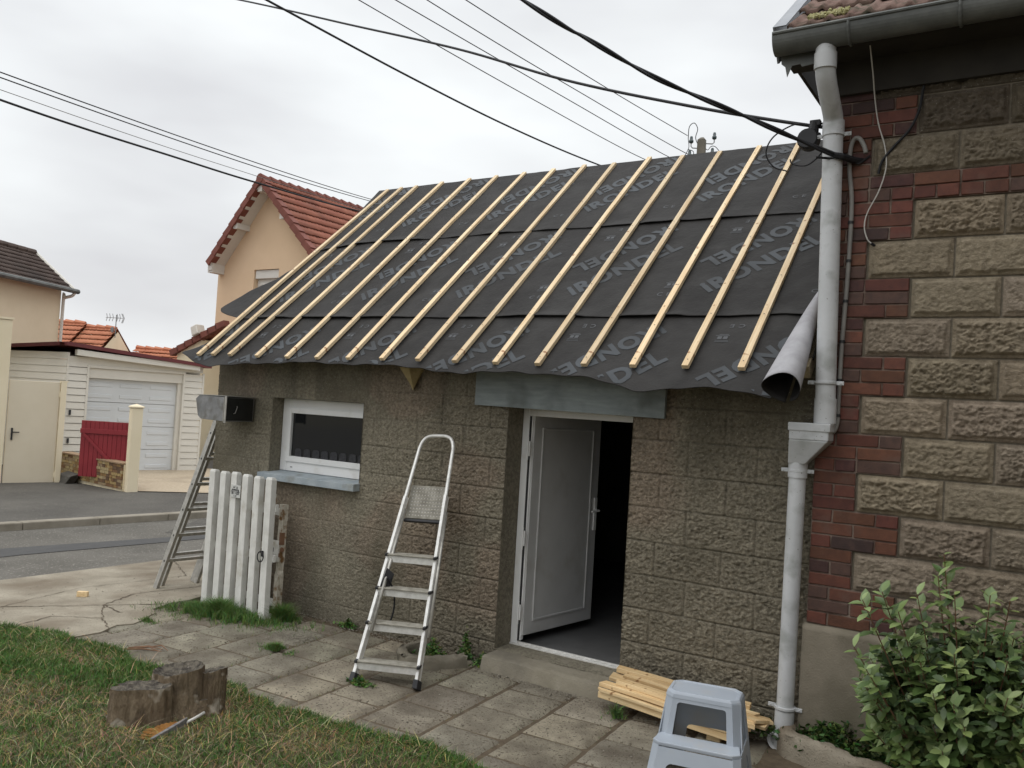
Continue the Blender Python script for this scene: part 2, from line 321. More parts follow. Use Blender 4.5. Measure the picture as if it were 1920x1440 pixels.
r_ = bmesh.ops.extrude_face_region(bm, geom=bm.faces[:])
for v in [g for g in r_['geom'] if isinstance(g, bmesh.types.BMVert)]: v.co.z -= .08
bmesh.ops.recalc_face_normals(bm, faces=bm.faces[:])
me = bpy.data.meshes.new('concrete_pad'); bm.to_mesh(me); bm.free(); me.materials.append(MT['concrete'])
o = bpy.data.objects.new('concrete_pad', me); COL.objects.link(o); tag(o, kind='structure')
mb = MB()
def crack(pts, w0):
    q = []
    for i in range(len(pts)-1):
        a, b = Vector(pts[i]), Vector(pts[i+1]); n = max(2, int((b-a).length/.04))
        for k in range(n):
            p = a.lerp(b, k/n); q.append((p.x+random.uniform(-.012, .012), p.y+random.uniform(-.012, .012)))
    q.append(pts[-1])
    for i in range(len(q)-1):
        (x0, y0), (x1, y1) = q[i], q[i+1]; d = Vector((x1-x0, y1-y0)); n = Vector((-d.y, d.x)).normalized()*w0*random.uniform(.4, 1.2)
        mb.add([(x0-n.x, y0-n.y, G(x0)+.0165), (x1-n.x, y1-n.y, G(x1)+.0165), (x1+n.x, y1+n.y, G(x1)+.0165), (x0+n.x, y0+n.y, G(x0)+.0165)], [(0, 1, 2, 3)])
crack([(-5.6, -1.75), (-4.94, -1.43), (-4.37, -.88), (-4.1, -.62), (-4.0, -.5)], .008)
crack([(-4.37, -.88), (-4.6, -.45), (-4.45, .1), (-4.75, .9)], .006)
crack([(-4.0, -.95), (-4.37, -.88), (-3.95, -1.15), (-3.62, -1.3)], .006)
crack([(-3.95, -1.15), (-4.3, -1.35), (-4.15, -1.9)], .006)
crack([(-4.94, -1.43), (-5.2, -.6), (-5.0, .4), (-5.9, .9)], .004)
tag(mb.build('concrete_cracks', 'soil'), kind='structure')

# paving slabs with soil joints
sheet('paving_bed', [(-3.9, .1), (-3.9, -1.75), (-2, -1.9), (.9, -1.9), (2.5, -1.5), (2.5, .3), (1.1, .05)], -.012, 'soil')
V = []; Fq = []; TN = []; off = 0
ang = R(3.2)
for ci in range(-9, 6):
    stag = {0: .0, 1: .17}.get(ci % 2) + random.uniform(-.02, .02)
    for rj in range(-1, 5):
        x0 = -.215+.418*ci; x1 = x0+.418; y1 = -.19-.385*rj-stag; y0 = y1-.385
        if y1 > .02: y1 = .02
        if y1-y0 < .08: continue
        gp = random.uniform(.005, .011)
        nxg, nyg = 15, 14
        xs = np.linspace(x0+gp, x1-gp, nxg); ys = np.linspace(y0+gp, y1-gp, nyg)
        X, Y = np.meshgrid(xs, ys, indexing='ij')
        e = np.minimum(np.minimum((X-x0)/.012, (x1-X)/.012), np.minimum((Y-y0)/.012, (y1-Y)/.012)); 
        # rotate the layout a little about the joint near the door
        def rot(X, Y): return (X*1.0+np.sin(ang)*(Y+.19)*-1, Y*1.0+np.sin(ang)*X*.9-.0)
        XR, YR = rot(X, Y)
        jit = (fbm(XR*25, YR*25, 5, 2)-.5)*.009
        edge = (X == xs[0]) | (X == xs[-1]) | (Y == ys[0]) | (Y == ys[-1])
        XR = XR+np.where(edge, jit, 0); YR = YR+np.where(edge, jit*.8, 0)
        tilt = random.uniform(-.012, .012); tl2 = random.uniform(-.012, .012)
        Z = np.interp(XR, GX, GZ)+.004+(X-x0-.2)*tilt+(Y-y0-.2)*tl2+(fbm(XR*5, YR*5, 3, 2)-.5)*.004
        Z = np.where(edge, Z-.02, Z)
        cx_, cy_ = XR.mean(), YR.mean()
        if cx_ < -3.75 or cx_ > 1.2: continue
        V.append(np.stack([XR, YR, Z], -1).reshape(-1, 3)); Fq.append(gridfaces(nxg, nyg, off)); off += nxg*nyg
        t = random.uniform(.8, 1.16); TN.append(np.tile([t*random.uniform(.97, 1.03), t, t*random.uniform(.95, 1.02)], (nxg*nyg, 1)))
tag(npmesh('paving_slabs', np.concatenate(V), np.concatenate(Fq), 'slab', tone=np.concatenate(TN), smooth=False), kind='structure')

# lawn and grass
LB = [(-9, -2.6), (-4.6, -1.95), (-4.14, -1.72), (-3.8, -1.60), (-3.45, -1.66), (-3.1, -1.62), (-2.7, -1.68), (-2.3, -1.62), (-1.9, -1.60), (-1.6, -1.62), (-1.3, -1.60), (-1.0, -1.57), (-.72, -1.57), (-.45, -1.47), (-.2, -1.50), (.05, -1.56), (.4, -1.6), (4, -1.75)]
LX = [p[0] for p in LB]; LY = [p[1] for p in LB]
nxg, nyg = 190, 60
xs = np.linspace(-9, 4, nxg); T = np.linspace(0, 1, nyg)**1.6
X = np.repeat(xs[:, None], nyg, 1); Yt = np.interp(xs, LX, LY)[:, None]+(fbm(xs*9, xs*0, 8, 2)-.5)[:, None]*.08
Y = Yt-(T[None, :])*7.5
def lawnz(X, Y): return np.interp(X, GX, GZ)+.012+.035*np.clip((np.interp(X, LX, LY)-Y)/.4, 0, 1)+(fbm(X*2.3, Y*2.3, 21, 3)-.5)*.05
Z = lawnz(X, Y); Z[:, 0] -= .06
tag(npmesh('lawn', np.stack([X, Y, Z], -1).reshape(-1, 3), gridfaces(nxg, nyg), 'lawnsoil', smooth=True), kind='structure')
def blades(P, H, W, colr, lean=.6):
    n = len(P); a = rng.uniform(0, 2*np.pi, n); d = rng.uniform(0, 2*np.pi, n)
    side = np.stack([np.cos(a), np.sin(a), np.zeros(n)], 1)*W[:, None]*.5
    ld = np.stack([np.cos(d), np.sin(d), np.zeros(n)], 1)*(H*lean*rng.uniform(.2, 1.6, n))[:, None]
    up = np.stack([np.zeros(n), np.zeros(n), H], 1)
    v = np.stack([P-side, P+side, P+up*.55+ld*.35+side*.75, P+up*.55+ld*.35-side*.75, P+up*rng.uniform(.75, 1, n)[:, None]+ld], 1)
    b = np.arange(n)[:, None]*5
    f = np.concatenate([b+[0, 1, 2], b+[0, 2, 3], b+[3, 2, 4]], 0)
    return v.reshape(-1, 3), f, np.repeat(colr, 5, 0)
def lawn_points(n):
    # denser where the camera sees it
    x = rng.uniform(-5.5, .6, n); e = np.interp(x, LX, LY); y = e+.02-rng.uniform(0, 1, n)**1.15*2.0+(fbm(x*9, x*0, 8, 2)-.5)*.08
    return x, y
n = 150000
x, y = lawn_points(n)
wet = fbm(x*1.6+3, y*1.6, 31, 3); de = np.interp(x, LX, LY)-y
stumpd = np.hypot(x+1.62, y+2.25)
dry = np.clip((wet-.44)*4.5, 0, 1)*np.clip(de/.25, 0, 1); dry = np.maximum(dry, np.clip(1-(stumpd-.2)/.55, 0, 1)*.95)
dry = np.maximum(dry*np.clip((x+3.7)/.9, .15, 1), 0)
keep = rng.uniform(0, 1, n) > dry*.25
x, y, dry, de = x[keep], y[keep], dry[keep], de[keep]; n = len(x)
tall = np.clip((fbm(x*3, y*3, 77, 2)-.35)*2, 0, 1)*np.clip(1.2-(x+4.1)/1.6, .15, 1)
H = (.02+.03*rng.uniform(0, 1, n)+.07*tall*rng.uniform(.3, 1, n))*(1-.25*dry)
isdry = rng.uniform(0, 1, n) < dry*.5+.05
g1 = np.stack([rng.uniform(.055, .115, n), rng.uniform(.105, .185, n), rng.uniform(.022, .05, n)], 1)
d1 = np.stack([rng.uniform(.2, .45, n), rng.uniform(.155, .35, n), rng.uniform(.07, .17, n)], 1)
g1 *= np.array([.85, 1.0, .8]); d1 *= .85
colr = np.where(isdry[:, None], d1, g1)
lean = np.where(isdry, 1.6, .8)
P = np.stack([x, y, lawnz(x, y)-.006], 1)
v1, f1_, c1_ = blades(P, H, rng.uniform(.0025, .0052, n), colr, lean)
# long straw stems lying about
m = 2600
x, y = lawn_points(m); P = np.stack([x, y, lawnz(x, y)+.012], 1)
v2, f2, c2_ = blades(P, rng.uniform(.02, .07, m), rng.uniform(.0016, .003, m), np.stack([rng.uniform(.4, .62, m), rng.uniform(.33, .5, m), rng.uniform(.17, .28, m)], 1), rng.uniform(1.0, 3.0, m))
V = np.concatenate([v1, v2]); Fq = np.concatenate([f1_, f2+len(v1)]); Cn = np.concatenate([c1_, c2_])
tag(npmesh('lawn_grass', V, Fq, 'grass', tone=Cn), kind='stuff')
def tuft(name, cx, cy, rx, ry, n, h, label, z0=None, leafy=False, cat='weed', ang=0, kind=None, dark=1.0):
    t = rng.uniform(0, 2*np.pi, n); r = np.abs(rng.normal(0, .62, n)); r = np.minimum(r, 1.7)
    px, py = r*np.cos(t)*rx, r*np.sin(t)*ry; r = np.minimum(r, 1.05)
    cl = fbm((cx+px)*14, (cy+py)*14, 7, 2); kp = (cl > .36+.1*r) | (leafy and n < 1000); px, py, r = px[kp], py[kp], r[kp]; n = len(px)
    x = cx+px*math.cos(ang)-py*math.sin(ang); y = cy+px*math.sin(ang)+py*math.cos(ang)
    z = np.interp(x, GX, GZ)+.004 if z0 is None else np.full(n, z0)
    H = h*rng.uniform(.35, 1.1, n)*(1.15-.75*r)
    g = np.stack([rng.uniform(.06, .15, n), rng.uniform(.12, .24, n), rng.uniform(.03, .065, n)], 1)*dark
    if leafy:
        z = z+rng.uniform(0, 1, n)*H; b_ = 1.5 if kind or rx > .4 else 1.0; H = np.full(n, .016*b_)*rng.uniform(.5, 1.2, n); W = rng.uniform(.012, .024, n)*b_; ln = 1.2
    else: W = rng.uniform(.003, .0055, n); ln = .7
    v, f, c = blades(np.stack([x, y, z], 1), H, W, g, ln)
    o = npmesh(name, v, f, 'grass', tone=c)
    if kind: return tag(o, kind=kind)
    return tag(o, label, cat, 'grass tufts along the wall and paving' if cat == 'grass' else 'weeds at the foot of the shed wall')

# ================================================================== SHED
shed = empty('shed', (-1.5, 1.5, 0), 'low grey concrete block shed with a half battened roof and an open white door', 'shed')
X0, X1 = -4.2, 1.165
DX0, DX1, DZ0, DZ1 = -.985, -.005, .10, 1.835
WX0, WX1, WZ0, WZ1 = -3.452, -2.383, 1.13, 1.797
C = .22
def shedwall():
    xs = set(np.round(np.arange(X0, X1+.001, .0062), 4)); 
    for a in (DX0, DX1, WX0, WX1, X0, X1): xs.add(a)
    xs = np.array(sorted(xs)); xs = xs[np.concatenate([[True], np.diff(xs) > .0022])]
    for a in (DX0, DX1, WX0, WX1): xs[np.argmin(abs(xs-a))] = a
    zs = set(np.round(np.arange(-.25, 2.341, .0062), 4)); zj = [1.9-C*k for k in range(-2, 10)]
    for a in zj:
        zs |= {a-.0045, a, a+.0045}
    for a in (DZ0, DZ1, WZ0, WZ1): zs.add(a)
    zs = np.array(sorted(zs)); zs = zs[np.concatenate([[True], np.diff(zs) > .0022])]
    for a in (DZ0, DZ1, WZ0, WZ1): zs[np.argmin(abs(zs-a))] = a
    Xg, Zg = np.meshgrid(xs, zs, indexing='ij')
    row = np.floor((1.9-Zg)/C); fz = (1.9-Zg)/C-row
    L = .441
    sh = np.where(row % 2 == 0, .19, .41)+(vn(row*3.1, row*0, 5)-.5)*.06
    bx = (Xg-sh)/L; bi = np.floor(bx); fx = bx-bi
    wob = (fbm(Xg*3, Zg*3, 11, 2)-.5)*.02
    dz = np.minimum(fz, 1-fz)*C; dx = np.minimum(fx, 1-fx)*L
    smooth = np.clip((Xg+2.6)/1.0, .0, 1)            # rendered over near the window
    smooth = smooth*np.clip(1-(Zg-1.85)/.25, .25, 1)
    rw = vn(bi*7.3+.5, row*3.7+.5, 9)
    amp = (.0065+.0125*rw)*(.30+.70*smooth)
    n1 = fbm(Xg*34, Zg*48, 3, 3, .75); n2 = np.abs(fbm(Xg*26, Zg*44, 41, 3, .7)-.5)*3
    margin = np.clip((np.minimum(dz, dx)-.012)/.02, 0, 1)
    h = amp*(n1*1.3-.35-n2*.8)*(.25+.75*margin)+(fbm(Xg*4, Zg*4, 2, 2)-.5)*.01
    gd = (.3+.7*smooth)
    hv = np.exp(-(dx/.0065)**2)*.011*gd*(vn(bi*3.3, row*5.1, 77) > .1)
    hz = np.exp(-(dz/.0055)**2)*.011*gd*(.35+.65*(fbm(Xg*2.5, row*3.3, 61, 2) > .38))
    pit = np.clip((fbm(Xg*75, Zg*95, 231, 2, .6)-.56)*7, 0, 1)*(.35+.65*margin)*(.4+.6*smooth)
    h = h-hv-hz-pit*.0065
    onedge = (abs(Xg-DX0) < 1e-6) | (abs(Xg-DX1) < 1e-6) | (abs(Xg-WX0) < 1e-6) | (abs(Xg-WX1) < 1e-6)
    tone = (.9+.22*vn(bi*2.9+.5, row*6.1+.5, 15))*(1-.35*np.exp(-(dz/.006)**2)*gd)*(1-.22*np.exp(-(dx/.006)**2)*gd)*(.86+.28*fbm(Xg*30+9, Zg*30, 13, 3, .7))
    tone = tone*(1-.34*np.clip((fbm(Xg*85+7, Zg*110, 301, 2)-.58)*8, 0, 1)*(.45+.55*smooth))*(1+.35*np.clip((vn(Xg*120, Zg*120, 311)-.86)*9, 0, 1))
    foot_dark = 1-.33*np.clip((.35-Zg)/.5, 0, 1)*(fbm(Xg*3, Zg*3, 51, 3)+.35)  # unevenly darker towards the foot of the wall
    streak = 1-.35*np.clip((fbm(Xg*7, Zg*.7, 91, 3)-.46)*4, 0, 1)*np.clip((Zg-1.45)/.4, 0, 1)
    tone = tone*foot_dark*streak
    tc_ = np.stack([tone, tone*(.995-.02*smooth), tone*(.985-.03*smooth)], -1)
    red = np.clip((fbm(Xg*1.5, Zg*1.5, 121, 2)-.55)*3, 0, .25); tc_[..., 0] *= 1+red*.35
    V = np.stack([Xg, -h, Zg], -1).reshape(-1, 3)
    nx, nz = len(xs), len(zs); Fq = gridfaces(nx, nz)
    cx = (xs[:-1]+xs[1:])/2; cz = (zs[:-1]+zs[1:])/2
    CX, CZ = np.meshgrid(cx, cz, indexing='ij')
    hole = ((CX > DX0) & (CX < DX1) & (CZ > DZ0) & (CZ < DZ1)) | ((CX > WX0) & (CX < WX1) & (CZ > WZ0) & (CZ < WZ1))
    return npmesh('wall', V, Fq[~hole.ravel()], 'shed', parent=shed, tone=tc_.reshape(-1, 3), smooth=True)
shedwall()
# wall thickness: reveals, back skin, gable walls
RA = math.radians(41.34); sA, cA = math.sin(RA), math.cos(RA)
P0 = Vector((0, -.3, 2.144))-Vector((0, -sA, cA))*.035    # membrane plane origin at the eave line
def RP(u, v, h=0): return P0+Vector((u, v*cA, v*sA))+Vector((0, -sA, cA))*h
VR = 3.19; RY, RZ = RP(0, VR).y, RP(0, VR).z
BACK = 2*RY
mb = MB()
T_ = .22
mb.box((X0+.002, .001, -.25), (DX0-.004, T_, 2.28)) if False else None
def reveal(x0, x1, z0, z1, top=True):
    n = 14
    for xx, sgn in ((x0, 1), (x1, -1)):
        vs = []; 
        for i in range(n+1):
            z = z0+(z1-z0)*i/n
            for q in range(3):
                yy = -.004+T_*q/2; vs.append((xx-.0*sgn+(f1(z*9+q*3, int(abs(x0)*10)+q)-.5)*.012*(q > 0), yy, z))
        fs = []
        for i in range(n):
            for q in range(2):
                a = i*3+q; fs.append((a, a+1, a+4, a+3) if sgn < 0 else (a, a+3, a+4, a+1))
        mb.add(vs, fs)
    if top: mb.add([(x0, -.004, z1), (x1, -.004, z1), (x1, T_, z1), (x0, T_, z1)], [(0, 1, 2, 3)])
    mb.add([(x0, -.004, z0), (x1, -.004, z0), (x1, T_, z0), (x0, T_, z0)], [(3, 2, 1, 0)])
reveal(DX0, DX1, DZ0, DZ1); mb.build('door_reveal', 'shed', shed); mb = MB(); reveal(WX0, WX1, WZ0, WZ1); mb.build('window_reveal', 'shed', shed)
# inner skin
mb = MB()
def wallwith(xa, xb, za, zb, y, holes):
    hs = sorted(holes); px = xa
    for (a, b, c, d) in hs:
        mb.add([(px, y, za), (a, y, za), (a, y, zb), (px, y, zb)], [(0, 1, 2, 3)])
        mb.add([(a, y, d), (b, y, d), (b, y, zb), (a, y, zb)], [(0, 1, 2, 3)])
        mb.add([(a, y, za), (b, y, za), (b, y, c), (a, y, c)], [(0, 1, 2, 3)]); px = b
    mb.add([(px, y, za), (xb, y, za), (xb, y, zb), (px, y, zb)], [(0, 1, 2, 3)])
wallwith(X0+.2, X1-.01, 0, 2.385, T_, [(WX0, WX1, WZ0, WZ1), (DX0, DX1, DZ0, DZ1)])
mb.add([(X0+.2, T_, 0), (X0+.2, BACK-.2, 0), (X0+.2, BACK-.2, 2.385), (X0+.2, T_, 2.385)], [(0, 1, 2, 3)])
mb.add([(X1-.01, T_, 0), (X1-.01, BACK-.2, 0), (X1-.01, BACK-.2, 2.385), (X1-.01, T_, 2.385)], [(0, 1, 2, 3)])
mb.add([(X0+.2, BACK-.2, 0), (X1-.01, BACK-.2, 0), (X1-.01, BACK-.2, 2.385), (X0+.2, BACK-.2, 2.385)], [(0, 1, 2, 3)])
mb.add([(X0+.2, T_, 2.38), (X1-.01, T_, 2.38), (X1-.01, BACK-.2, 2.38), (X0+.2, BACK-.2, 2.38)], [(0, 1, 2, 3)])
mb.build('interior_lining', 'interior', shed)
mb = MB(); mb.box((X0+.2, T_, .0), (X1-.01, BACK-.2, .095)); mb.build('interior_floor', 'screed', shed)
# gable and back walls
mb = MB()
def gz(y): return (P0.z+(y-P0.y)*math.tan(RA) if y < RY else RZ-(y-RY)*math.tan(RA))-.09
poly = [(0.004, -.25), (BACK, -.25), (BACK, gz(BACK)), (RY, gz(RY)), (.004, gz(.004))]
mb.prism(poly, lambda a, b, d: (X0+.002+d, a, b), d0=0, d1=.19)
mb.prism(poly, lambda a, b, d: (X1-.006+d, a, b), d0=-.15, d1=0)
mb.box((X0+.01, BACK-.19, -.25), (X1-.02, BACK-.005, gz(BACK)-.02))
mb.build('gable_wall', 'shed', shed)
# window ---------------------------------------------------------------
YF = .12
wf = None
mb = MB()
fr = .062
def rectframe(mb, x0, x1, z0, z1, y0, y1, w, wb=None, mi=0):
    wb = wb or w
    mb.box((x0, y0, z0), (x0+w, y1, z1), mi); mb.box((x1-w, y0, z0), (x1, y1, z1), mi)
    mb.box((x0+w, y0+.0005, z1-w), (x1-w, y1, z1), mi); mb.box((x0+w, y0+.0005, z0), (x1-w, y1, z0+wb), mi)
rectframe(mb, WX0+.004, WX1+.085, WZ0+.03, WZ1-.002, YF, YF+.07, .085, .095)
win = mb.build('window_frame', 'pvc', shed, bevel=.004)
mb = MB()
rectframe(mb, WX0+.076, WX1+.02, WZ0+.112, WZ1-.078, YF-.014, YF+.05, .05)
mb.build('sash', 'pvc', win, bevel=.005)
mb = MB(); mb.box((WX0+.12, YF+.012, WZ0+.155), (WX1-.02, YF+.03, WZ1-.12)); mb.build('pane', 'glass', win)
for sx in (.14, .95):
    mb = MB(); xx = WX0+(WX1-WX0)*sx; mb.box((xx-.012, YF-.0015, WZ0+.062), (xx+.012, YF+.001, WZ0+.068)); mb.build('drain_slot', 'black', win)
mb = MB()
for i in range(8):
    a = WX0+.17+i*.107; n = 8
    pts = [(a+.006, WZ0+.15), (a+.086, WZ0+.15)]+[(a+.046+.04*math.cos(t), WZ0+.215+.02*math.sin(t)) for t in np.linspace(0, math.pi, n)]
    mb.prism(pts, lambda p, q, d: (p, YF+.008+d, q), d0=0, d1=.003)
mb.build('lace_trim', 'lace', win)
mb = MB(); mb.box((WX0-.06, -.075, WZ0-.048), (WX1+.008, YF+.03, WZ0+.028), T=lambda v: Vector((v.x, v.y, v.z-(.018 if (v.y < 0 and v.z > WZ0) else 0))))
mb.build('sill', 'sillpaint', win, bevel=.004)
# door ----------------------------------------------------------------
FY = .198
mb = MB()
mb.box((DX0+.004, FY, DZ0+.012), (DX0+.06, FY+.06, DZ1-.002)); mb.box((DX1-.055, FY, DZ0+.012), (DX1-.004, FY+.06, DZ1-.002))
mb.box((DX0+.06, FY+.0006, DZ1-.055), (DX1-.055, FY+.06, DZ1-.002))
mb.box((DX0+.06, FY+.022, DZ0+.03), (DX0+.078, FY+.06, DZ1-.055))
dfr = mb.build('door_frame', 'pvc', shed, bevel=.004)
mb = MB(); mb.box((DX0+.004, FY-.012, DZ0-.004), (DX1-.004, FY+.055, DZ0+.011)); mb.box((DX0+.01, FY+.012, DZ0+.0115), (DX1-.01, FY+.03, DZ0+.022)); mb.build('threshold', 'alu', dfr, bevel=.002)
# leaf: hinged at its left edge, swung inward
hinge = Vector((-.895, FY+.03, .165)); th = R(81)
exd = Vector((math.cos(th), math.sin(th), 0)); eyd = Vector((-math.sin(th), math.cos(th), 0))
LM = frame(hinge, exd, eyd, (0, 0, 1))
Wd, Hd = .845, 1.625
mb = MB(); mb.box((0, 0, 0), (Wd, .06, Hd), T=LM)
b_ = .095
for (a, b, c, d) in ((b_, b_+.016, b_, Hd-b_), (Wd-b_-.016, Wd-b_, b_, Hd-b_)): mb.box((a, -.009, c), (b, .001, d), T=LM)
for (c, d) in ((b_, b_+.016), (Hd-b_-.016, Hd-b_)): mb.box((b_+.016, -.0088, c), (Wd-b_-.016, .001, d), T=LM)
for a in (-.012, Wd-.012): mb.box((a, .018, 0), (a+.024, .05, Hd), T=LM)
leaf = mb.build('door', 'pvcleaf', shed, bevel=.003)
mb = MB(); mb.box((DX0+.0605, FY+.005, DZ0+.03), (DX0+.068, FY+.02, DZ1-.056)); mb.build('dark_gap_strip', 'black', dfr)  # black strip painting the dark gap between frame and leaf
mb = MB(); mb.box((Wd-.05, -.014, .72), (Wd-.018, .0, .98), T=LM); mb.tube([LM @ Vector((Wd-.034, -.012, .88)), LM @ Vector((Wd-.034, -.05, .88)), LM @ Vector((Wd-.045, -.055, .88)), LM @ Vector((Wd-.14, -.055, .88))], .0085)
mb.build('handle', 'pvc', leaf, bevel=.003)
for zz in (.24, .78, 1.44):
    mb = MB(); h0 = Vector((-.918, FY-.016, zz+.1))
    mb.box((h0.x-.016, h0.y, h0.z-.055), (h0.x+.018, h0.y+.02, h0.z+.055)); mb.tube([h0+Vector((.004, -.006, -.085)), h0+Vector((.004, -.006, .085))], .0075, 8)
    mb.build('hinge', 'pvc', leaf, bevel=.003)
mb = MB(); mb.box((-1.262, -.042, 1.838), (.228, -.012, 2.1), T=lambda v: Vector((v.x, v.y, v.z-(v.x+1.26)*.012)))
mb.build('lintel_board', 'lintel', shed, bevel=.003)
mb = MB(); mb.box((-1.262, -.010, 2.1), (.228, .0, 2.3)); 
# doorstep
n1_, n2_ = 46, 18
xs = np.linspace(-.965, .17, n1_); ys = np.linspace(-.185, FY+.03, n2_)
Xg, Yg = np.meshgrid(xs, ys, indexing='ij'); Zg = .098+(fbm(Xg*9, Yg*9, 4, 3)-.5)*.012
front = Yg[:, 0:1]+(fbm(xs*11, xs*0, 9, 3)-.5)[:, None]*.02
V = np.stack([Xg, Yg, Zg], -1); V[:, 0, 1] = front[:, 0]; V[:, 0, 2] -= .008
Vs = [V.reshape(-1, 3)]; Fs = [gridfaces(n1_, n2_)]; off = n1_*n2_
sk = np.stack([np.stack([xs, V[:, 0, 1]+(.0 if k == 0 else -.012*k), V[:, 0, 2]-k*.04+(0 if k < 3 else -.03)], -1) for k in range(4)], 1)
sk[:, 1:, 1] += ((fbm(np.repeat(xs[:, None], 3, 1)*14, sk[:, 1:, 2]*14, 8, 2)-.5)*.012)
Vs.append(sk.reshape(-1, 3)); Fs.append(gridfaces(n1_, 4, off)[:, ::-1]); off += n1_*4
ls = np.array([[(-.965, yy, z) for z in (.098, -.04)] for yy in ys]).reshape(-1, 3); Vs.append(ls); Fs.append(gridfaces(n2_, 2, off)); off += n2_*2
rs_ = np.array([[(.17, yy, z) for z in (.098, -.04)] for yy in ys]).reshape(-1, 3); Vs.append(rs_); Fs.append(gridfaces(n2_, 2, off)); off += n2_*2
npmesh('doorstep', np.concatenate(Vs), np.concatenate(Fs), 'step', parent=shed, smooth=False)
# yellow foam lump at the eave
mb = MB(); mb.add([(-1.98, -.03, 2.09), (-1.78, -.03, 2.10), (-1.84, -.05, 1.93), (-1.88, -.01, 1.92), (-1.98, -.0, 2.09), (-1.78, 0, 2.1), (-1.9, -.16, 2.09), (-1.82, -.15, 2.1)], [(0, 6, 2), (6, 7, 2), (7, 1, 2), (1, 5, 3, 2), (5, 4, 3), (4, 0, 2, 3), (0, 1, 7, 6)])
mb.build('eave_wedge', 'foam', shed, smooth=False)

# roof ------------------------------------------------------------------
mb = MB()
for sgn in (0, 1):
    pass
mb.add([RP(X0, .18, -.02), RP(X1-.01, .18, -.02), RP(X1-.01, VR, -.02), RP(X0, VR, -.02)], [(0, 1, 2, 3)])
mb.add([RP(X0, .18, -.035), RP(X1-.01, .18, -.035), RP(X1-.01, VR, -.035), RP(X0, VR, -.035)], [(3, 2, 1, 0)])
back = [(X0-.06, RY, RZ-.004), (X1-.01, RY, RZ-.004), (X1-.01, BACK+.3, RZ-(BACK+.3-RY)*math.tan(RA)), (X0-.06, BACK+.3, RZ-(BACK+.3-RY)*math.tan(RA))]
mb.add(back, [(0, 1, 2, 3)])
roof = mb.build('roof', 'membrane', shed)
BX = [-4.141, -3.944, -3.718, -3.369, -3.01, -2.666, -2.325, -1.978, -1.628, -1.29, -.941, -.602, -.253, .093, .438, .782]
BX = [b+.0 for b in BX]
for i, bx in enumerate(BX+[1.12]):
    mb = MB(); x = bx-.005
    a0 = RP(x, .10, -.14); 
    T = frame(RP(x, .10, -.02), (0, cA, sA), (1, 0, 0), (0, sA, -cA))
    mb.box((0, -.025, 0), (VR-.3, .03, .085), T=T); 
    if 2 <= i: mb.build('rafter', 'rafter', roof)
VE_U = [-4.46, -4.30, -4.09, -3.85, -3.6, -3.40, -3.1, -2.85, -2.5, -2.04, -1.75, -1.57, -1.35, -1.146, -1.0, -.776, -.55, -.389, -.144, 0, .158, .3, .509, .75, .956, 1.14]
VE_V = [.085, 0.01, -.075, -.128, -.10, -.065, -.045, -.03, -.03, -.034, -.04, -.048, -.08, -.11, -.085, -.056, -.065, -.084, -.111, -.14, -.18, -.172, -.158, -.168, -.188, -.2]
def memh(u, v, base, seed):
    u = np.asarray(u, float); v = np.asarray(v, float)
    h = base+.008*(fbm(u*3.1+7, v*2.2, seed, 3)-.5)+.006*(fbm(u*1.3, v*7, seed+3, 2)-.5)
    h = h+.0035*(fbm(u*1.8+v*2, v*13-u, seed+31, 3)-.5)+.0045*np.clip(fbm(u*5-v*3, v*2+u*2, seed+51, 2)-.6, 0, 1)*3
    h = h+np.where(v < .0, -.22*v*v*8*.12, 0)+np.where(v < 0.05, .02*np.sin(u*7.3+seed)*np.clip((.05-v)/.25, 0, 1), 0)
    return h
STR = []
def strip(k, v_lo, v_hi, u_lo, u_hi, base, seed, lift):
    """v_lo,v_hi functions of u in [0,1]-parametrised grid"""
    nu, nv = 240, 60
    S = np.linspace(0, 1, nu); Tt = np.linspace(0, 1, nv)
    U = np.zeros((nu, nv)); Vv = np.zeros((nu, nv))
    um = X0+S*(1.16-X0)
    lo = v_lo(um); hi = v_hi(um)
    Vv = lo[:, None]+(hi-lo)[:, None]*Tt[None, :]**1.25
    ul = u_lo(Vv); uh = u_hi(Vv)
    U = ul+(uh-ul)*S[:, None]
    lo2 = v_lo(U); Vv = lo2+(Vv-lo[:, None])*((hi[:, None]-lo2)/(hi-lo)[:, None])
    ul = u_lo(Vv); uh = u_hi(Vv); U = ul+(uh-ul)*S[:, None]
    H = memh(U, Vv, base, seed)
    dl = (Vv-v_lo(U)); H = H+lift*(.25+.75*np.clip((fbm(U*2.6, U*0, seed+9, 2)-.42)*5, 0, 1))*np.exp(-(dl/.05)**2)
    P = np.zeros((nu, nv, 3)); P[..., 0] = P0.x+U; P[..., 1] = P0.y+Vv*cA-H*sA; P[..., 2] = P0.z+Vv*sA+H*cA
    top = P.reshape(-1, 3); bot = top-np.array([0, -sA, cA])*.0035
    # lower lip: join top and bottom along the low edge
    Fq = gridfaces(nu, nv); Fb = Fq[:, ::-1]+nu*nv
    e = np.arange(nu-1)*nv; lip = np.stack([e+nu*nv, e+nv+nu*nv, e+nv, e], 1)
    e2 = np.arange(nv-1); lip2 = np.stack([e2, e2+1, e2+1+nu*nv, e2+nu*nv], 1)
    return np.concatenate([top, bot]), np.concatenate([Fq, Fb, lip, lip2])
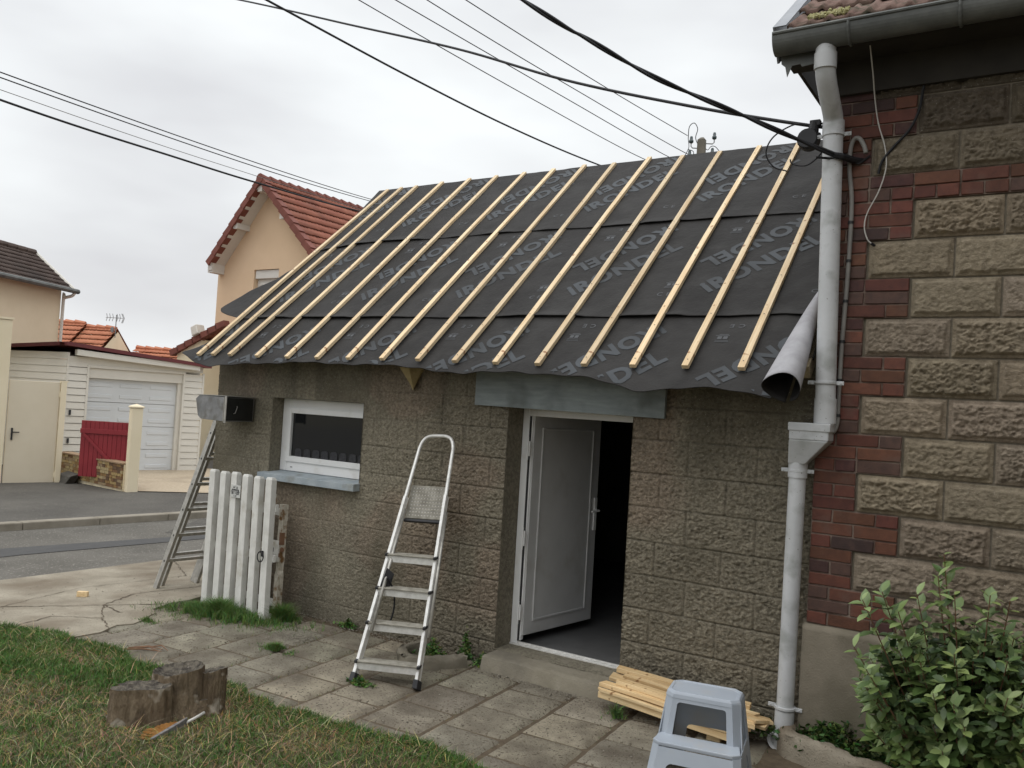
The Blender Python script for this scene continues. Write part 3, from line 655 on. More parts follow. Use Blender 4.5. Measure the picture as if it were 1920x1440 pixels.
def glyphs(text, size, bold=.012, font=None):
    cu = bpy.data.curves.new('t', 'FONT'); cu.body = text; cu.size = size; cu.offset = bold; cu.space_character = 1.12; cu.resolution_u = 3; cu.fill_mode = 'BOTH' if False else 'FRONT'
    ob = bpy.data.objects.new('t', cu); COL.objects.link(ob); bpy.context.view_layer.update()
    me = bpy.data.meshes.new_from_object(ob.evaluated_get(bpy.context.evaluated_depsgraph_get()))
    vs = [v.co.copy() for v in me.vertices]; fs = [tuple(p.vertices) for p in me.polygons]
    bpy.data.objects.remove(ob); bpy.data.curves.remove(cu); bpy.data.meshes.remove(me)
    w = max(v.x for v in vs); h = max(v.y for v in vs)
    return vs, fs, w, h
TX = glyphs('iRONDEL', 1.0, .045); CEg = glyphs('C E', 1.0, .01)
ULF = {}
def place_text(tx, a, b, height, flip, clip, base, seed, stretchw=None):
    """text baseline from a to b in roof (u,v) metres; flip = turned by 180 degrees"""
    vs, fs, w, h = tx
    a = Vector(a); b = Vector(b); d = (b-a); Ln = d.length; d.normalize(); n = Vector((-d.y, d.x))
    bm = bmesh.new(); vv = []
    for v in vs:
        s = v.x/w*Ln; t = v.y/h*height
        q = a+d*s+n*t
        if flip: q = b-d*s+n*(height-t)
        vv.append(bm.verts.new((q.x, q.y, 0)))
    for f in fs:
        try: bm.faces.new([vv[i] for i in f])
        except ValueError: pass
    for ax in (0, 1):
        lo = min(v.co[ax] for v in bm.verts); hi = max(v.co[ax] for v in bm.verts); c = math.ceil(lo/.045)*.045
        while c < hi:
            pc = [0, 0, 0]; pc[ax] = c; pn = [0, 0, 0]; pn[ax] = 1
            bmesh.ops.bisect_plane(bm, geom=bm.verts[:]+bm.edges[:]+bm.faces[:], plane_co=pc, plane_no=pn); c += .045
    # clip at the sheet edges: clip(u) gives (vlo,vhi), uclip
    u0, u1, flo, fhi = clip
    dele = []
    for i in range(len(VE_U)*0+1): pass
    for f in bm.faces:
        c = f.calc_center_median()
        if not (u0 < c.x < u1 and c.x > float(ULF[base](c.y))+.03 and all(float(flo(np.array([v.co.x]))[0])+.004 < v.co.y < float(fhi(np.array([v.co.x]))[0])-.002 for v in f.verts)): dele.append(f)
    bmesh.ops.delete(bm, geom=dele, context='FACES')
    bm.verts.ensure_lookup_table()
    if not bm.faces: bm.free(); return None
    P = []; 
    for v in bm.verts:
        hh = float(memh(v.co.x, v.co.y, base, seed))+.0028
        P.append(RP(v.co.x, v.co.y, hh))
    bm.verts.index_update(); F = [tuple(v.index for v in f.verts) for f in bm.faces]; bm.free()
    return P, F
def vlo0(u): return np.interp(u, VE_U, VE_V)+.006*np.sin(np.asarray(u)*23)
def vhi0(u): return np.asarray(u)*0+.78
def ul0(v): return np.interp(v, [-.2, .075, .12, .2, .35, .6, 1], [-4.3, -4.45, -4.36, -4.26, -4.20, -4.19, -4.19])
def uh0(v): return np.interp(v, [-.2, .3, .81, 1], [1.0, 1.03, 1.13, 1.15])
def seam1(u): return np.interp(u, [-5, -4.5, -4.2, 0, .55, .72, .9, 1.2], [.67, .63, .60, .575, .57, .585, .60, .545])+.006*np.sin(np.asarray(u)*5)
def vhi1(u): return np.asarray(u)*0+2.06
def ul1(v): return np.interp(v, [.6, .62, .67, .72, .784, .85, .925, 1.087, 1.306, 1.653, 2.195], [-4.2, -4.25, -4.44, -4.57, -4.635, -4.62, -4.58, -4.5, -4.305, -4.17, -4.17])
def uh1(v): return np.asarray(v)*0+1.155
def seam2(u): return np.interp(u, [-4.3, -3.5, -2, 1.2], [1.80, 1.92, 1.92, 1.9])+.008*np.sin(np.asarray(u)*3.3+1)
def vhi2(u): return np.asarray(u)*0+VR
def ul2(v): return np.interp(v, [1.7, 2.4, 3.2], [-4.17, -4.18, -4.29])
ULF.update({0: ul0, .008: ul1, .016: ul2})
defs = [(vlo0, vhi0, ul0, uh0, .0, 3, .0), (seam1, vhi1, ul1, uh1, .008, 5, .016), (seam2, vhi2, ul2, uh1, .016, 8, .013)]
strips = []
for (lo, hi, ul, uh, base, seed, lift) in defs:
    V, Fq = strip(0, lo, hi, ul, uh, base, seed, lift)
    mbx = MB(); mbx.v = [tuple(p) for p in V]; mbx.f = [tuple(f) for f in Fq.tolist()]; mbx.mi = [0]*len(mbx.f); mbx.c = [(1, 1, 1)]*len(mbx.f)
    strips.append(mbx)
def addt(i, r, mi=1):
    if r: strips[i].add(r[0], r[1], mi)
P_ = 1.047
for k in range(-5, 2):
    s = k*P_
    cl = (-4.55, 1.12, seam1, lambda u: seam2(u)-.02)
    addt(1, place_text(TX, (.325+s, .86), (.99+s, 1.50), .15, False, cl, .008, 5))
    addt(1, place_text(TX, (.245+s, 1.165), (.88+s, 1.77), .15, True, cl, .008, 5))
    cl0 = (-4.3, .985, vlo0, lambda u: seam1(u)-.02)
    addt(0, place_text(TX, (-.345+s, -.53), (.295+s, .11), .15, False, cl0, 0, 3))
    addt(0, place_text(TX, (-.41+s, -.19), (.2+s, .40), .15, True, cl0, 0, 3))
    cl2 = (-4.15, 1.12, seam2, lambda u: np.asarray(u)*0+VR-.02)
    addt(2, place_text(TX, (-.12+s-.45*0, 2.2), (.52+s, 2.82), .15, False, cl2, .016, 8))
    addt(2, place_text(TX, (-.17+s, 2.47), (.46+s, 3.07), .15, True, cl2, .016, 8))
    addt(0, place_text(CEg, (-.46+s, .455), (-.36+s, .455), .038, True, cl0, 0, 3), 2)
    addt(1, place_text(CEg, (-.04+s, .83), (.06+s, .83), .04, False, cl, .008, 5), 2)
    addt(1, place_text(CEg, (.33+s, 1.82), (.43+s, 1.82), .04, True, cl, .008, 5), 2)
    addt(2, place_text(CEg, (.60+s, 2.15), (.70+s, 2.15), .04, False, cl2, .016, 8), 2)
    # small approval badge: stacked bars inside brackets
    for (i, cu, cv, cl_, base, seed) in ((0, -.47+s, .33, cl0, 0, 3), (1, .03+s, .96, cl, .008, 5), (1, .30+s, 1.70, cl, .008, 5)):
        if not (cl_[0] < cu < cl_[1]-.1): continue
        for (a, b, w_, h_) in ((-.045, -.03, .09, .005), (-.045, -.015, .085, .005), (-.035, .0, .028, .03), (.002, .0, .028, .03), (-.05, .035, .09, .005), (-.03, .047, .06, .005)):
            q = [(a, b), (a+w_, b), (a+w_, b+h_), (a, b+h_)]
            addt(i, ([RP(cu+x, cv+y, float(memh(cu+x, cv+y, base, seed))+.0028) for x, y in q], [(0, 1, 2, 3)]), 2)
for i, s_ in enumerate(strips):
    o = s_.build('underlay_sheet', ['membrane', 'print', 'markprint'], roof, smooth=True)
# rolled-back corner of the lowest sheet
mb = MB(); n, m = 30, 26
apex = RP(1.075, .82, .03)
vs = []
axb = RP(1.075, -.215, .075)
for i in range(m+1):
    t = i/m; c = apex.lerp(axb, t); r = .006+.104*t**.8
    for k in range(n+1):
        a = R(-95)+R(345)*k/n; rr_ = r*(1-.12*k/n)
        n_ = Vector((0, -sA, cA)); e1 = Vector((1, 0, 0))
        vs.append(c-e1*math.cos(a)*rr_*.98+n_*math.sin(a)*rr_*.92-n_*.0+Vector((0, 0, -.012*math.sin(a*2)*t)))
fs = [(i*(n+1)+k, i*(n+1)+k+1, (i+1)*(n+1)+k+1, (i+1)*(n+1)+k) for i in range(m) for k in range(n)]
mb.add(vs, fs, 0)
cc = apex*0
o = mb.build('rolled_corner', ['membrane', 'backside'], roof, smooth=True)
sm = o.modifiers.new('s', 'SOLIDIFY'); sm.thickness = .004; sm.offset = -1; sm.material_offset = 1
for i, bx in enumerate(BX):
    v0 = [.0, .0, .0, .0, 0, 0, 0, 0, 0, 0, 0, 0, 0, 0, 0, 0][i]+random.uniform(-.004, .004)
    T = frame(RP(bx+.008, v0, .012), (0, cA, sA), (-1, 0, 0), (0, -sA, cA))
    mb = MB(); Lb = 3.149+random.uniform(0, .05); nseg = 10; w_, h_ = .021, .027
    sw = random.uniform(-.008, .008); base = [0]
    vs = []
    for k in range(nseg+1):
        t = k/nseg; off_ = sw*math.sin(math.pi*t); wv = random.uniform(-.0008, .0008)
        for (yy, zz) in ((-w_, 0), (w_, 0), (w_, h_), (-w_, h_)): vs.append((t*Lb, yy+off_+wv, zz+.004*math.sin(t*5+i)))
    fs = [(0, 3, 2, 1), tuple(nseg*4+q for q in (0, 1, 2, 3))]
    for k in range(nseg):
        for q in range(4): a = k*4+q; b = k*4+(q+1) % 4; fs.append((a, b, b+4, a+4))
    mb.add(vs, fs)
    q_ = .06
    while q_ < Lb:
        mb.add([(q_+.0045*math.cos(a), random.uniform(-.0, .0)+.0045*math.sin(a), h_+.0048) for a in np.linspace(0, 2*math.pi, 7)[:-1]], [(0, 1, 2, 3, 4, 5)], 1); q_ += random.uniform(.35, .55)
    o = mb.build('batten', ['pine', 'black'], roof, bevel=.0015, seg=1); o.matrix_world = T

# ================================================================== BRICK HOUSE
house = empty('brick_house', (2.5, 2.5, 0), 'tall house wall of red brick corner toothing and rock faced blocks with a zinc gutter', 'house')
HX0, HX1, HY = 1.175, 4.2, -.075
CH = .2187; HZ = 1.802
mb = MB(); mb.box((HX0+.004, HY+.012, .5), (HX1, 5.5, 4.0)); mb.build('wall', 'mortar', house)
# rock faced stones: every stone a patch of one mesh
V = []; Fq = []; TN = []; off = 0; stones = []
QO, QI = 1.64, 1.412
zrows = []
for k in range(-6, 5): zrows.append((HZ-CH*(k+1), HZ-CH*k, 'out' if k % 2 == 0 else 'in'))
zb = 3.262
for k in range(4): zrows.append((zb+k*CH, zb+(k+1)*CH, 'in' if k % 2 == 0 else 'out'))
for (z0, z1, typ) in zrows:
    x = QO if typ == 'out' else QI
    while x < HX1: stones.append((x, min(x+.437, HX1+.4), z0, z1)); x += .437
# lower courses behind the shrub
for k in range(5, 8):
    x = QI if k % 2 else QO
    while x < HX1 and k > 4: stones.append((x, x+.437, HZ-CH*(k+1), HZ-CH*k)) if k < 5 else None; x += .437
for si, (x0, x1, z0, z1) in enumerate(stones):
    vis = x0 < 2.4
    st = .0065 if vis else .03
    g = .005
    nx = int((x1-x0-2*g)/st); nz = int((z1-z0-2*g)/st)
    xs = np.linspace(x0+g, x1-g, nx); zs = np.linspace(z0+g, z1-g, nz)
    Xg, Zg = np.meshgrid(xs, zs, indexing='ij')
    d = np.minimum(np.minimum(Xg-xs[0], xs[-1]-Xg), np.minimum(Zg-zs[0], zs[-1]-Zg))
    ampl = random.choice([.35, .6, 1, 1.1])
    m_ = np.clip((d-.010-.010*fbm(Xg*20, Zg*20, si, 2))/.010, 0, 1)
    a = fbm(Xg*30+si, Zg*46, si*3+1, 4, .7); b = 1-np.abs(fbm(Xg*34, Zg*60+si, si*3+2, 3, .7)-.5)*3.6
    c = fbm(Xg*5, Zg*5, si+40, 2)
    body = .011+.010*c+.026*(a-.5)*ampl+.013*np.clip(b, -1, 1)*ampl
    lowpit = np.clip(1-(Zg-z0)/(z1-z0)*1.3, 0, 1)
    body = body-(.003+lowpit*.006)*(.4+ampl)*np.clip((fbm(Xg*70, Zg*95, si+5, 2)-.52)*6, 0, 1)
    H = m_*body+(fbm(Xg*60, Zg*60, si, 3)-.5)*.003
    H = H-(d < .0005)*.006
    V.append(np.stack([Xg, HY-.002-H, Zg], -1).reshape(-1, 3)); Fq.append(gridfaces(nx, nz, off)); off += nx*nz
    t = random.uniform(.9, 1.08); tn = (t*(.85+.3*fbm(Xg*25+50, Zg*25, si, 3)))[..., None]*np.array([1.0, random.uniform(.96, 1.0), random.uniform(.88, .98)])
    eave_shade = 1-.62*np.clip((z1-3.3)/.5, 0, 1); TN.append((tn*eave_shade).reshape(-1, 3))  # top stones darkened towards the eave to imitate its shade
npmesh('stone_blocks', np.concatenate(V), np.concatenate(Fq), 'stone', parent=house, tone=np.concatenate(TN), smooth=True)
# bricks
mb = MB(); mk = MB()
def bricktone():
    r = random.random()
    if r < .12: return (.06+random.uniform(-.01, .015), .029, .026)
    if r < .3: return (.085, .048, .038)
    t = random.uniform(.6, 1.0); return (.15*t, .054*t*random.uniform(.9, 1.2), .036*t)
def brick(x0, x1, z0, z1, y=HY-.012):
    j = lambda: random.uniform(-.0022, .0022)
    col = bricktone(); pr = y-random.uniform(0, .006)
    b4 = [(x0+.005+j(), pr+j()*.5, z0+.0045+j()), (x1-.005+j(), pr+j()*.5, z0+.0045+j()), (x1-.005+j(), pr+j()*.5, z1-.0045+j()), (x0+.005+j(), pr+j()*.5, z1-.0045+j())]
    t4 = [(a, y+.02, c) for a, _, c in b4]
    mb.hexa(b4, t4, 0, col)
bh = CH/3
def brickrow(x0, x1, z0, i):
    x = x0; first = True
    hdr = (i % 2 == 0)
    while x < x1-.01:
        L = .1145 if (first and hdr) else .229
        if random.random() < .12 and not first: L = .1145
        xe = min(x+L, x1); 
        if x1-xe < .05: xe = x1
        brick(x, xe, z0, z0+bh); x = xe; first = False
i = 0
for (z0, z1, typ) in zrows:
    xe = QO-.004 if typ == 'out' else QI-.004
    for q in range(3): brickrow(HX0, xe, z0+bh*q, i); i += 1
    mk.box((HX0+.002, HY-.006, z0), (xe-.003, HY+.01, z1))
# band of two courses
for q, hl in ((0, .1145), (1, .229)):
    x = HX0 if q else HX0; z0 = HZ+6*CH+q*.0735
    while x < HX1:
        brick(x, min(x+hl, HX1), z0, z0+.0735, HY-.014); x += hl
mk.box((HX0+.001, HY-.0045, HZ+6*CH), (HX1, HY+.01, HZ+6*CH+.147))
# low brick courses above plinth on the left, and under the stones
for q in range(1): pass
mb.build('brick_toothing', 'brick', house, bevel=.003, seg=1)
mk.build('brick_mortar_bed', 'bmortar', house)
# plinth
nx, nz = 160, 40
xs = np.linspace(1.145, HX1, nx); zs = np.linspace(-.1, .712, nz); Xg, Zg = np.meshgrid(xs, zs, indexing='ij')
Yg = HY-.045+(fbm(Xg*5, Zg*5, 4, 3)-.5)*.012; Yg[:, -1] = HY+.02; Zg[:, -1] = .716; Yg[0, :] = HY+.05
npmesh('plinth', np.stack([Xg, Yg, Zg], -1).reshape(-1, 3), gridfaces(nx, nz), 'plinth', parent=house, smooth=False)
mb = MB(); mb.box((4.3, -9.5, -.1), (9.5, HY+.3, 4.8)); mb.build('shade_block', 'stone', house)  # unseen block added to keep sky light off the doorway and yard
# roof: tiles, verge, gutter, soffit
TA = math.radians(38); GUX0 = .925
E0 = Vector((GUX0, -.40, 4.03))
def HP(u, v, h=0): return E0+Vector((u, v*math.cos(TA), v*math.sin(TA)))+Vector((0, -math.sin(TA), math.cos(TA)))*h
def tileroof(P, ulen, vlen, tw, th, amp, lift, seed, parent, mt, name='roof', nu_t=14, irregular=.004):
    nr = int(math.ceil(vlen/th)); nt_ = int(math.ceil(ulen/tw)); V = []; Fq = []; off = 0
    prof = []
    for k in range(nu_t):
        s = k/nu_t
        p = amp*(max(0, 1-abs((s-.10)/.11))**.45+.8*max(0, 1-abs((s-.62)/.09))**.45)
        prof.append(p)
    for r in range(nr):
        uo = 0 if r % 2 == 0 else tw*.0
        us = []; hs = []; vj = []
        for t in range(nt_):
            j = random.uniform(-irregular, irregular); jj = random.uniform(-irregular, irregular)
            for k in range(nu_t): us.append((t+k/nu_t)*tw+uo); hs.append(prof[k]+j); vj.append(jj-.5*prof[k]*0)
        us = np.clip(np.array(us), 0, ulen); hs = np.array(hs); vj = np.array(vj); n = len(us)
        v0 = r*th; v1 = min(v0+th*1.1, vlen)
        rows = [(v0+vj*1.5, hs+lift-.02), (v0+vj*1.5, hs+lift), (v1+vj*0, hs*1.0)]
        for (vv, hh) in rows:
            vv = np.broadcast_to(vv, us.shape)
            V.append(np.array([P(a, b, c) for a, b, c in zip(us, vv, hh)]))
        Fq.append(gridfaces(3, n, off)); off += 3*n
    return npmesh(name, np.concatenate(V), np.concatenate(Fq)[:, ::-1], mt, parent=parent)
hroof = tileroof(lambda u, v, h: HP(u+.055, v+.03, h), 3.4, 4.2, .205, .31, .022, .03, 3, house, 'oldtile')
mb = MB()
mb.add([HP(.05, .03, -.01), HP(3.5, .03, -.01), HP(3.5, 4.2, -.01), HP(.05, 4.2, -.01)], [(0, 1, 2, 3)])
mb.build('roof_boarding', 'oldtile', hroof)
mb = MB()   # moss tuft on the lowest tiles
for q in range(170):
    a = .26+random.uniform(-.11, .11); b = .13+random.uniform(-.045, .045); s = random.uniform(.004, .013); c = HP(a, b, .035+random.uniform(0, .012))
    mb.tube([c-Vector((0, 0, s)), c, c+Vector((0, 0, s))], [s*.3, s, s*.3], 5)
mb.build('moss', 'moss', hroof)
mb = MB()   # zinc verge board
T = frame(HP(0, -.01, 0), (1, 0, 0), (0, math.cos(TA), math.sin(TA)), (0, -math.sin(TA), math.cos(TA)))
mb.box((-.012, 0, -.15), (0, 4.2, .055), T=T); mb.box((0.0005, 0, .048), (.062, 4.2, .055), T=T)
mb.build('verge_board', 'vergemetal', house)
mb = MB()
gc = Vector((0, -.415, 4.005)); gr = .078
n = 18; L0, L1 = GUX0+.004, HX1
vs = []
for xx in (L0, L1):
    for k in range(n+1):
        a = math.pi+math.pi*k/n; vs.append((xx, gc.y+gr*math.cos(a), gc.z+gr*1.25*math.sin(a)))
fs = [(k, k+1, n+1+k+1, n+1+k) for k in range(n)]; mb.add(vs, fs)
mb.add([(L0, gc.y+gr*math.cos(math.pi+math.pi*k/n), gc.z+gr*1.25*math.sin(math.pi+math.pi*k/n)) for k in range(n+1)], [tuple(range(n+1))])
mb.tube([(L0, gc.y-gr, gc.z+.002), (L1, gc.y-gr, gc.z+.002)], .011, 8)
for xx in (1.33, 1.86, 2.4):
    mb.tube([(xx, gc.y+(gr+.003)*math.cos(a), gc.z+(gr*1.25+.003)*math.sin(a)) for a in np.linspace(math.pi, 2*math.pi, 12)], .009, 6)
o = mb.build('gutter', 'zinc', house); sm = o.modifiers.new('s', 'SOLIDIFY'); sm.thickness = .003
mb = MB()  # torn metal strip hanging under the gutter's end
mb.prism([(.94, 3.97), (1.14, 3.99), (1.14, 3.855), (1.065, 3.848), (1.055, 3.865), (1.01, 3.862), (.985, 3.80), (.972, 3.86), (.95, 3.88)], lambda a, b, d: (a, -.36+d, b), d0=0, d1=.004)
mb.build('torn_flashing', 'zinc', house)
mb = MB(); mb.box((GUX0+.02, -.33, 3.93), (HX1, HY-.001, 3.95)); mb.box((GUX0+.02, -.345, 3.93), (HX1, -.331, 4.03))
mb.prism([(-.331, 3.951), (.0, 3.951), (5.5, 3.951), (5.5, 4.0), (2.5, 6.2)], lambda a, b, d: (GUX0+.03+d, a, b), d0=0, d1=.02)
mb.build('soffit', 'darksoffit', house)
mb = MB(); mb.box((HX0+.002, HY-.05, 3.74), (HX1, HY+.01, 3.929)); mb.build('eave_dark_strip', 'darksoffit', house)  # added dark strip that stands in for the darkness under the eave
# downpipe
mb = MB()
mb.tube(catmull([(1.2, -.40, 3.94), (1.2, -.395, 3.86), (1.2, -.37, 3.77), (1.205, -.27, 3.67), (1.207, -.18, 3.60), (1.208, -.16, 3.52)], 6), .054, 20)
mb.tube([(1.2, -.398, 3.885), (1.2, -.39, 3.80)], .06, 20); 
mb.tube([(1.208, -.16, 3.58), (1.208, -.16, 3.50)], .06, 20)
mb.tube([(1.208, -.16, 3.50), (1.24, -.16, 1.84)], .055, 24)
mb.tube([(1.2385, -.16, 1.99), (1.24, -.16, 1.85)], .06, 24)
dp = mb.build('downpipe', 'pipe', house, smooth=True); dp.modifiers.new('e', 'EDGE_SPLIT').split_angle = R(40)
mb = MB()
mb.hexa([(1.063, -.232, 1.75), (1.278, -.232, 1.75), (1.278, -.092, 1.75), (1.063, -.092, 1.75)], [(1.062, -.232, 1.845), (1.282, -.232, 1.845), (1.282, -.092, 1.845), (1.062, -.092, 1.845)])
mb.box((1.056, -.238, 1.80), (1.288, -.088, 1.848))
mb.hexa([(1.05, -.175, 1.61), (1.145, -.175, 1.61), (1.145, -.085, 1.61), (1.05, -.085, 1.61)], [(1.063, -.232, 1.75), (1.278, -.232, 1.75), (1.278, -.092, 1.75), (1.063, -.092, 1.75)])
mb.build('hopper', 'pipe', dp, bevel=.006)
mb = MB(); mb.tube([(1.098, -.125, 1.65), (1.097, -.125, 1.53)], .054, 20); mb.tube([(1.097, -.125, 1.60), (1.092, -.125, .16)], .048, 20); mb.tube([(1.092, -.125, .20), (1.088, -.125, -.02)], .054, 20)
o = mb.build('lower_pipe', 'pipe', dp, smooth=True); o.modifiers.new('e', 'EDGE_SPLIT').split_angle = R(40)
for (cx_, cy_, cz_, r_) in ((1.21, -.16, 3.5, .058), (1.235, -.16, 2.08, .058), (1.096, -.125, 1.57, .052), (1.092, -.125, .215, .056)):
    mb = MB(); mb.tube([(cx_, cy_, cz_-.008), (cx_, cy_, cz_+.008)], r_+.004, 20)
    for s in (-1, 1): mb.box((cx_+s*(r_+.02)-.02, cy_-.004+.0, cz_-.011), (cx_+s*(r_+.02)+.02, cy_+.006, cz_+.011)); mb.tube([(cx_+s*(r_+.025), cy_-.012, cz_), (cx_+s*(r_+.025), cy_+.0, cz_)], .005, 6)
    mb.build('pipe_clamp', 'pipe', dp, bevel=.002)
# conduit
mb = MB()
mb.tube(catmull([(1.385, -.13, 3.385), (1.372, -.13, 3.43), (1.345, -.125, 3.475), (1.315, -.12, 3.475), (1.298, -.115, 3.42), (1.297, -.11, 3.3), (1.318, -.11, 3.1), (1.315, -.11, 2.7), (1.302, -.11, 2.3), (1.298, -.11, 1.93), (1.30, -.11, 1.88), (1.285, -.12, 1.81), (1.24, -.13, 1.79)], 6), .0125, 10)
cd = mb.build('conduit', 'conduit', house, smooth=True)
for zz in (3.0, 2.78, 2.55, 2.32, 2.1, 1.9):
    mb = MB(); xx = float(np.interp(zz, [1.9, 2.3, 2.7, 3.1], [1.298, 1.302, 1.315, 1.318])); mb.tube([(xx, -.11, zz-.008), (xx, -.11, zz+.008)], .0155, 10); mb.build('conduit_clip', 'black', cd)
mb = MB(); mb.tube([(1.23, -.225, 3.365), (1.27, -.2, 3.36), (1.32, -.12, 3.355), (1.36, -.08, 3.36)], [.018, .02, .02, .015], 8); mb.tube([(1.14, -.25, 3.355), (1.24, -.2, 3.35)], .007, 6); mb.tube([(1.3, -.12, 3.35), (1.345, -.11, 3.335), (1.40, -.09, 3.38)], .006, 6)
mb.build('cable_anchor', 'cable', house)
mb = MB()
mb.tube(catmull([(1.66, -.105, 3.72), (1.645, -.11, 3.6), (1.6, -.105, 3.5), (1.53, -.105, 3.42), (1.47, -.11, 3.34), (1.45, -.10, 3.27)], 6), .008, 6)
mb.tube([(1.66, -.1, 3.9), (1.662, -.1, 3.72)], .008, 6)
mb.build('wall_cable', 'cable', house)
mb = MB()
mb.tube(catmull([(1.41, -.30, 3.93), (1.415, -.2, 3.8), (1.418, -.13, 3.69), (1.44, -.11, 3.55), (1.478, -.11, 3.42), (1.49, -.11, 3.3), (1.46, -.115, 3.17), (1.405, -.115, 3.05), (1.392, -.115, 2.97), (1.41, -.11, 2.90), (1.435, -.10, 2.872)], 8), .0038, 6)
mb.tube([(1.43, -.105, 2.876), (1.447, -.09, 2.865)], .008, 6, 1)
tag(mb.build('hanging_wire', ['wirew', 'cable']), 'thin pale wire hanging loose down the brick corner of the house', 'wire')

# ================================================================== THINGS IN THE YARD
# --- picket gate leaning by the wall
gate = empty('picket_gate', (-3.35, -.4, 0), 'white picket gate with a small sign, taken down and propped against the shed wall', 'gate')
gb0 = Vector((-3.735, -.375, -.01)); gb1 = Vector((-2.945, -.43, -.01))
gx_ = (gb1-gb0).normalized(); gup = Vector((-.088, .085, 1)).normalized(); gn = gx_.cross(gup).normalized()   # gn points away from the viewer
if gn.y < 0: gn = -gn
def GP(a, b, d): return gb0+gx_*a+gup*b+gn*d
GL = (gb1-gb0).length
for i in range(6):
    a = .005+i*(GL-.01)/5; mb = MB(); hw = .039; lean = -.012*i/5
    pts = []
    H = 1.165+random.uniform(-.006, .006)
    q = lambda aa, bb, d: GP(a+aa-bb*.018, bb, d)
    b0 = random.uniform(0, .012)
    mb.add([q(-hw, b0, -.0), q(hw, b0, 0), q(hw, b0, .055), q(-hw, b0, .055), q(-hw, H-.025, 0), q(hw, H-.025, 0), q(hw, H-.025, .055), q(-hw, H-.025, .055), q(-hw*.78, H-.006, .008), q(hw*.78, H-.006, .008), q(hw*.78, H-.006, .047), q(-hw*.78, H-.006, .047)],
           [(0, 3, 2, 1), (0, 1, 5, 4), (1, 2, 6, 5), (2, 3, 7, 6), (3, 0, 4, 7), (4, 5, 9, 8), (5, 6, 10, 9), (6, 7, 11, 10), (7, 4, 8, 11), (8, 9, 10, 11)])
    mb.build('picket', 'whitewood', gate, bevel=.004)
for b in (.045, .51, .915):
    mb = MB(); T = frame(GP(-.02-b*.018, b, .056), gx_, gup, gn); mb.box((0, -.03, 0), (GL+.06, .03, .03), T=T); mb.build('rail', 'whitewood', gate, bevel=.003)
mb = MB(); T = frame(GP(-.075, 0, .06), gx_, gup, gn); mb.box((0, 0, 0), (.045, 1.12, .05), T=T); mb.build('edge_post', 'whitewood', gate, bevel=.003)
# sign
ST = frame(GP(.345, 1.0, -.008), gx_, gup, gn)
mb = MB(); mb.box((-.066, -.05, 0), (.066, .055, .005), T=ST)
sg = mb.build('sign_plate', 'signm', gate, bevel=.001)
mb = MB()
def flat_text(mb, txt, cx, cy, h, T, bold=.02, d=-.0015, mi=0, wmax=None):
    vs, fs, w, hh = glyphs(txt, 1.0, bold); sc = h/hh; sw = sc if not wmax else min(sc, wmax/w)
    mb.add([T @ Vector((cx+(v.x-w/2)*sw, cy+(v.y-hh/2)*sc, d)) for v in vs], fs, mi)
flat_text(mb, 'N° LE', 0, .034, .018, ST, .03, wmax=.08); flat_text(mb, '·SITTER·', 0, -.001, .042, ST, .04, wmax=.12); flat_text(mb, 'C M', 0, -.036, .014, ST, .03)
mb.build('sign_lettering', 'black', sg)
mb = MB(); T = frame(GP(GL-.0, .54, -.006), gx_, gup, gn); mb.box((-.05, -.02, 0), (-.02, .02, .004), T=T)
c = GP(GL-.03, .52, -.02); mb.tube([c+gx_*.032*math.cos(t)+gup*.04*math.sin(t)-gn*.01*math.sin(t*.5) for t in np.linspace(0, 2*math.pi, 20)], .005, 6); mb.tube([GP(GL-.03, .56, -.0), GP(GL-.03, .56, -.03)], .008, 6)
mb.build('ring_latch', 'cable', gate)
# older rotten gate behind, only its stile and rails show
old = empty('rotten_gate', (-3.0, -.25, 0), 'older rotten gate frame with flaking white paint, standing between the picket gate and the wall', 'gate')
og0 = Vector((-2.985, -.26, -.01)); oup = Vector((-.055, .06, .93)).normalized()
T = frame(og0, gx_, oup, gn)
mb = MB(); n = 24; vs = []
for k in range(n+1):
    z = .93*k/n; nt_ = .030*max(0, f1(z*13, 3, 3)-.42)*3*(1 if z < .72 else .3)
    for (a, d) in ((-.027+nt_*.5, 0), (.027-(nt_*.9 if .1 < z < .6 else 0), 0), (.027-nt_*.3, .05), (-.027, .05)): vs.append(T @ Vector((a, z, d)))
fs = [(0, 3, 2, 1), tuple(n*4+q for q in range(4))]+[(k*4+q, k*4+(q+1) % 4, k*4+4+(q+1) % 4, k*4+4+q) for k in range(n) for q in range(4)]
mb.add(vs, fs); mb.build('stile', 'rotwood', old)
for b, col_ in ((.12, 'whitewood'), (.56, 'rotwood'), (.86, 'whitewood')):
    mb = MB(); mb.box((-.75, b-.028, .012), (-.02, b+.028, .04), T=T); mb.build('rail', col_, old, bevel=.003)
mb = MB(); mb.box((-.075, .46, -.012), (.012, .63, .0), T=T); mb.box((-.052, .535, -.0135), (-.045, .57, -.0125), 1, T=T); mb.build('lock_plate', ['whitewood', 'black'], old, bevel=.002)
mb = MB(); mb.box((.01, .6, -.01), (.03, .7, .03), T=T); mb.tube([T @ Vector((.0, .57, .03)), T @ Vector((.045, .56, .0))], .017, 6); mb.box((.0, .50, -.008), (.02, .53, .01), T=T); mb.build('rusty_hinge', 'twig', old)
for a in (-.6, -.4, -.2):
    mb = MB(); mb.box((a, .02, .03), (a+.07, 1.0, .045), T=T); mb.build('picket', 'rotwood', old)
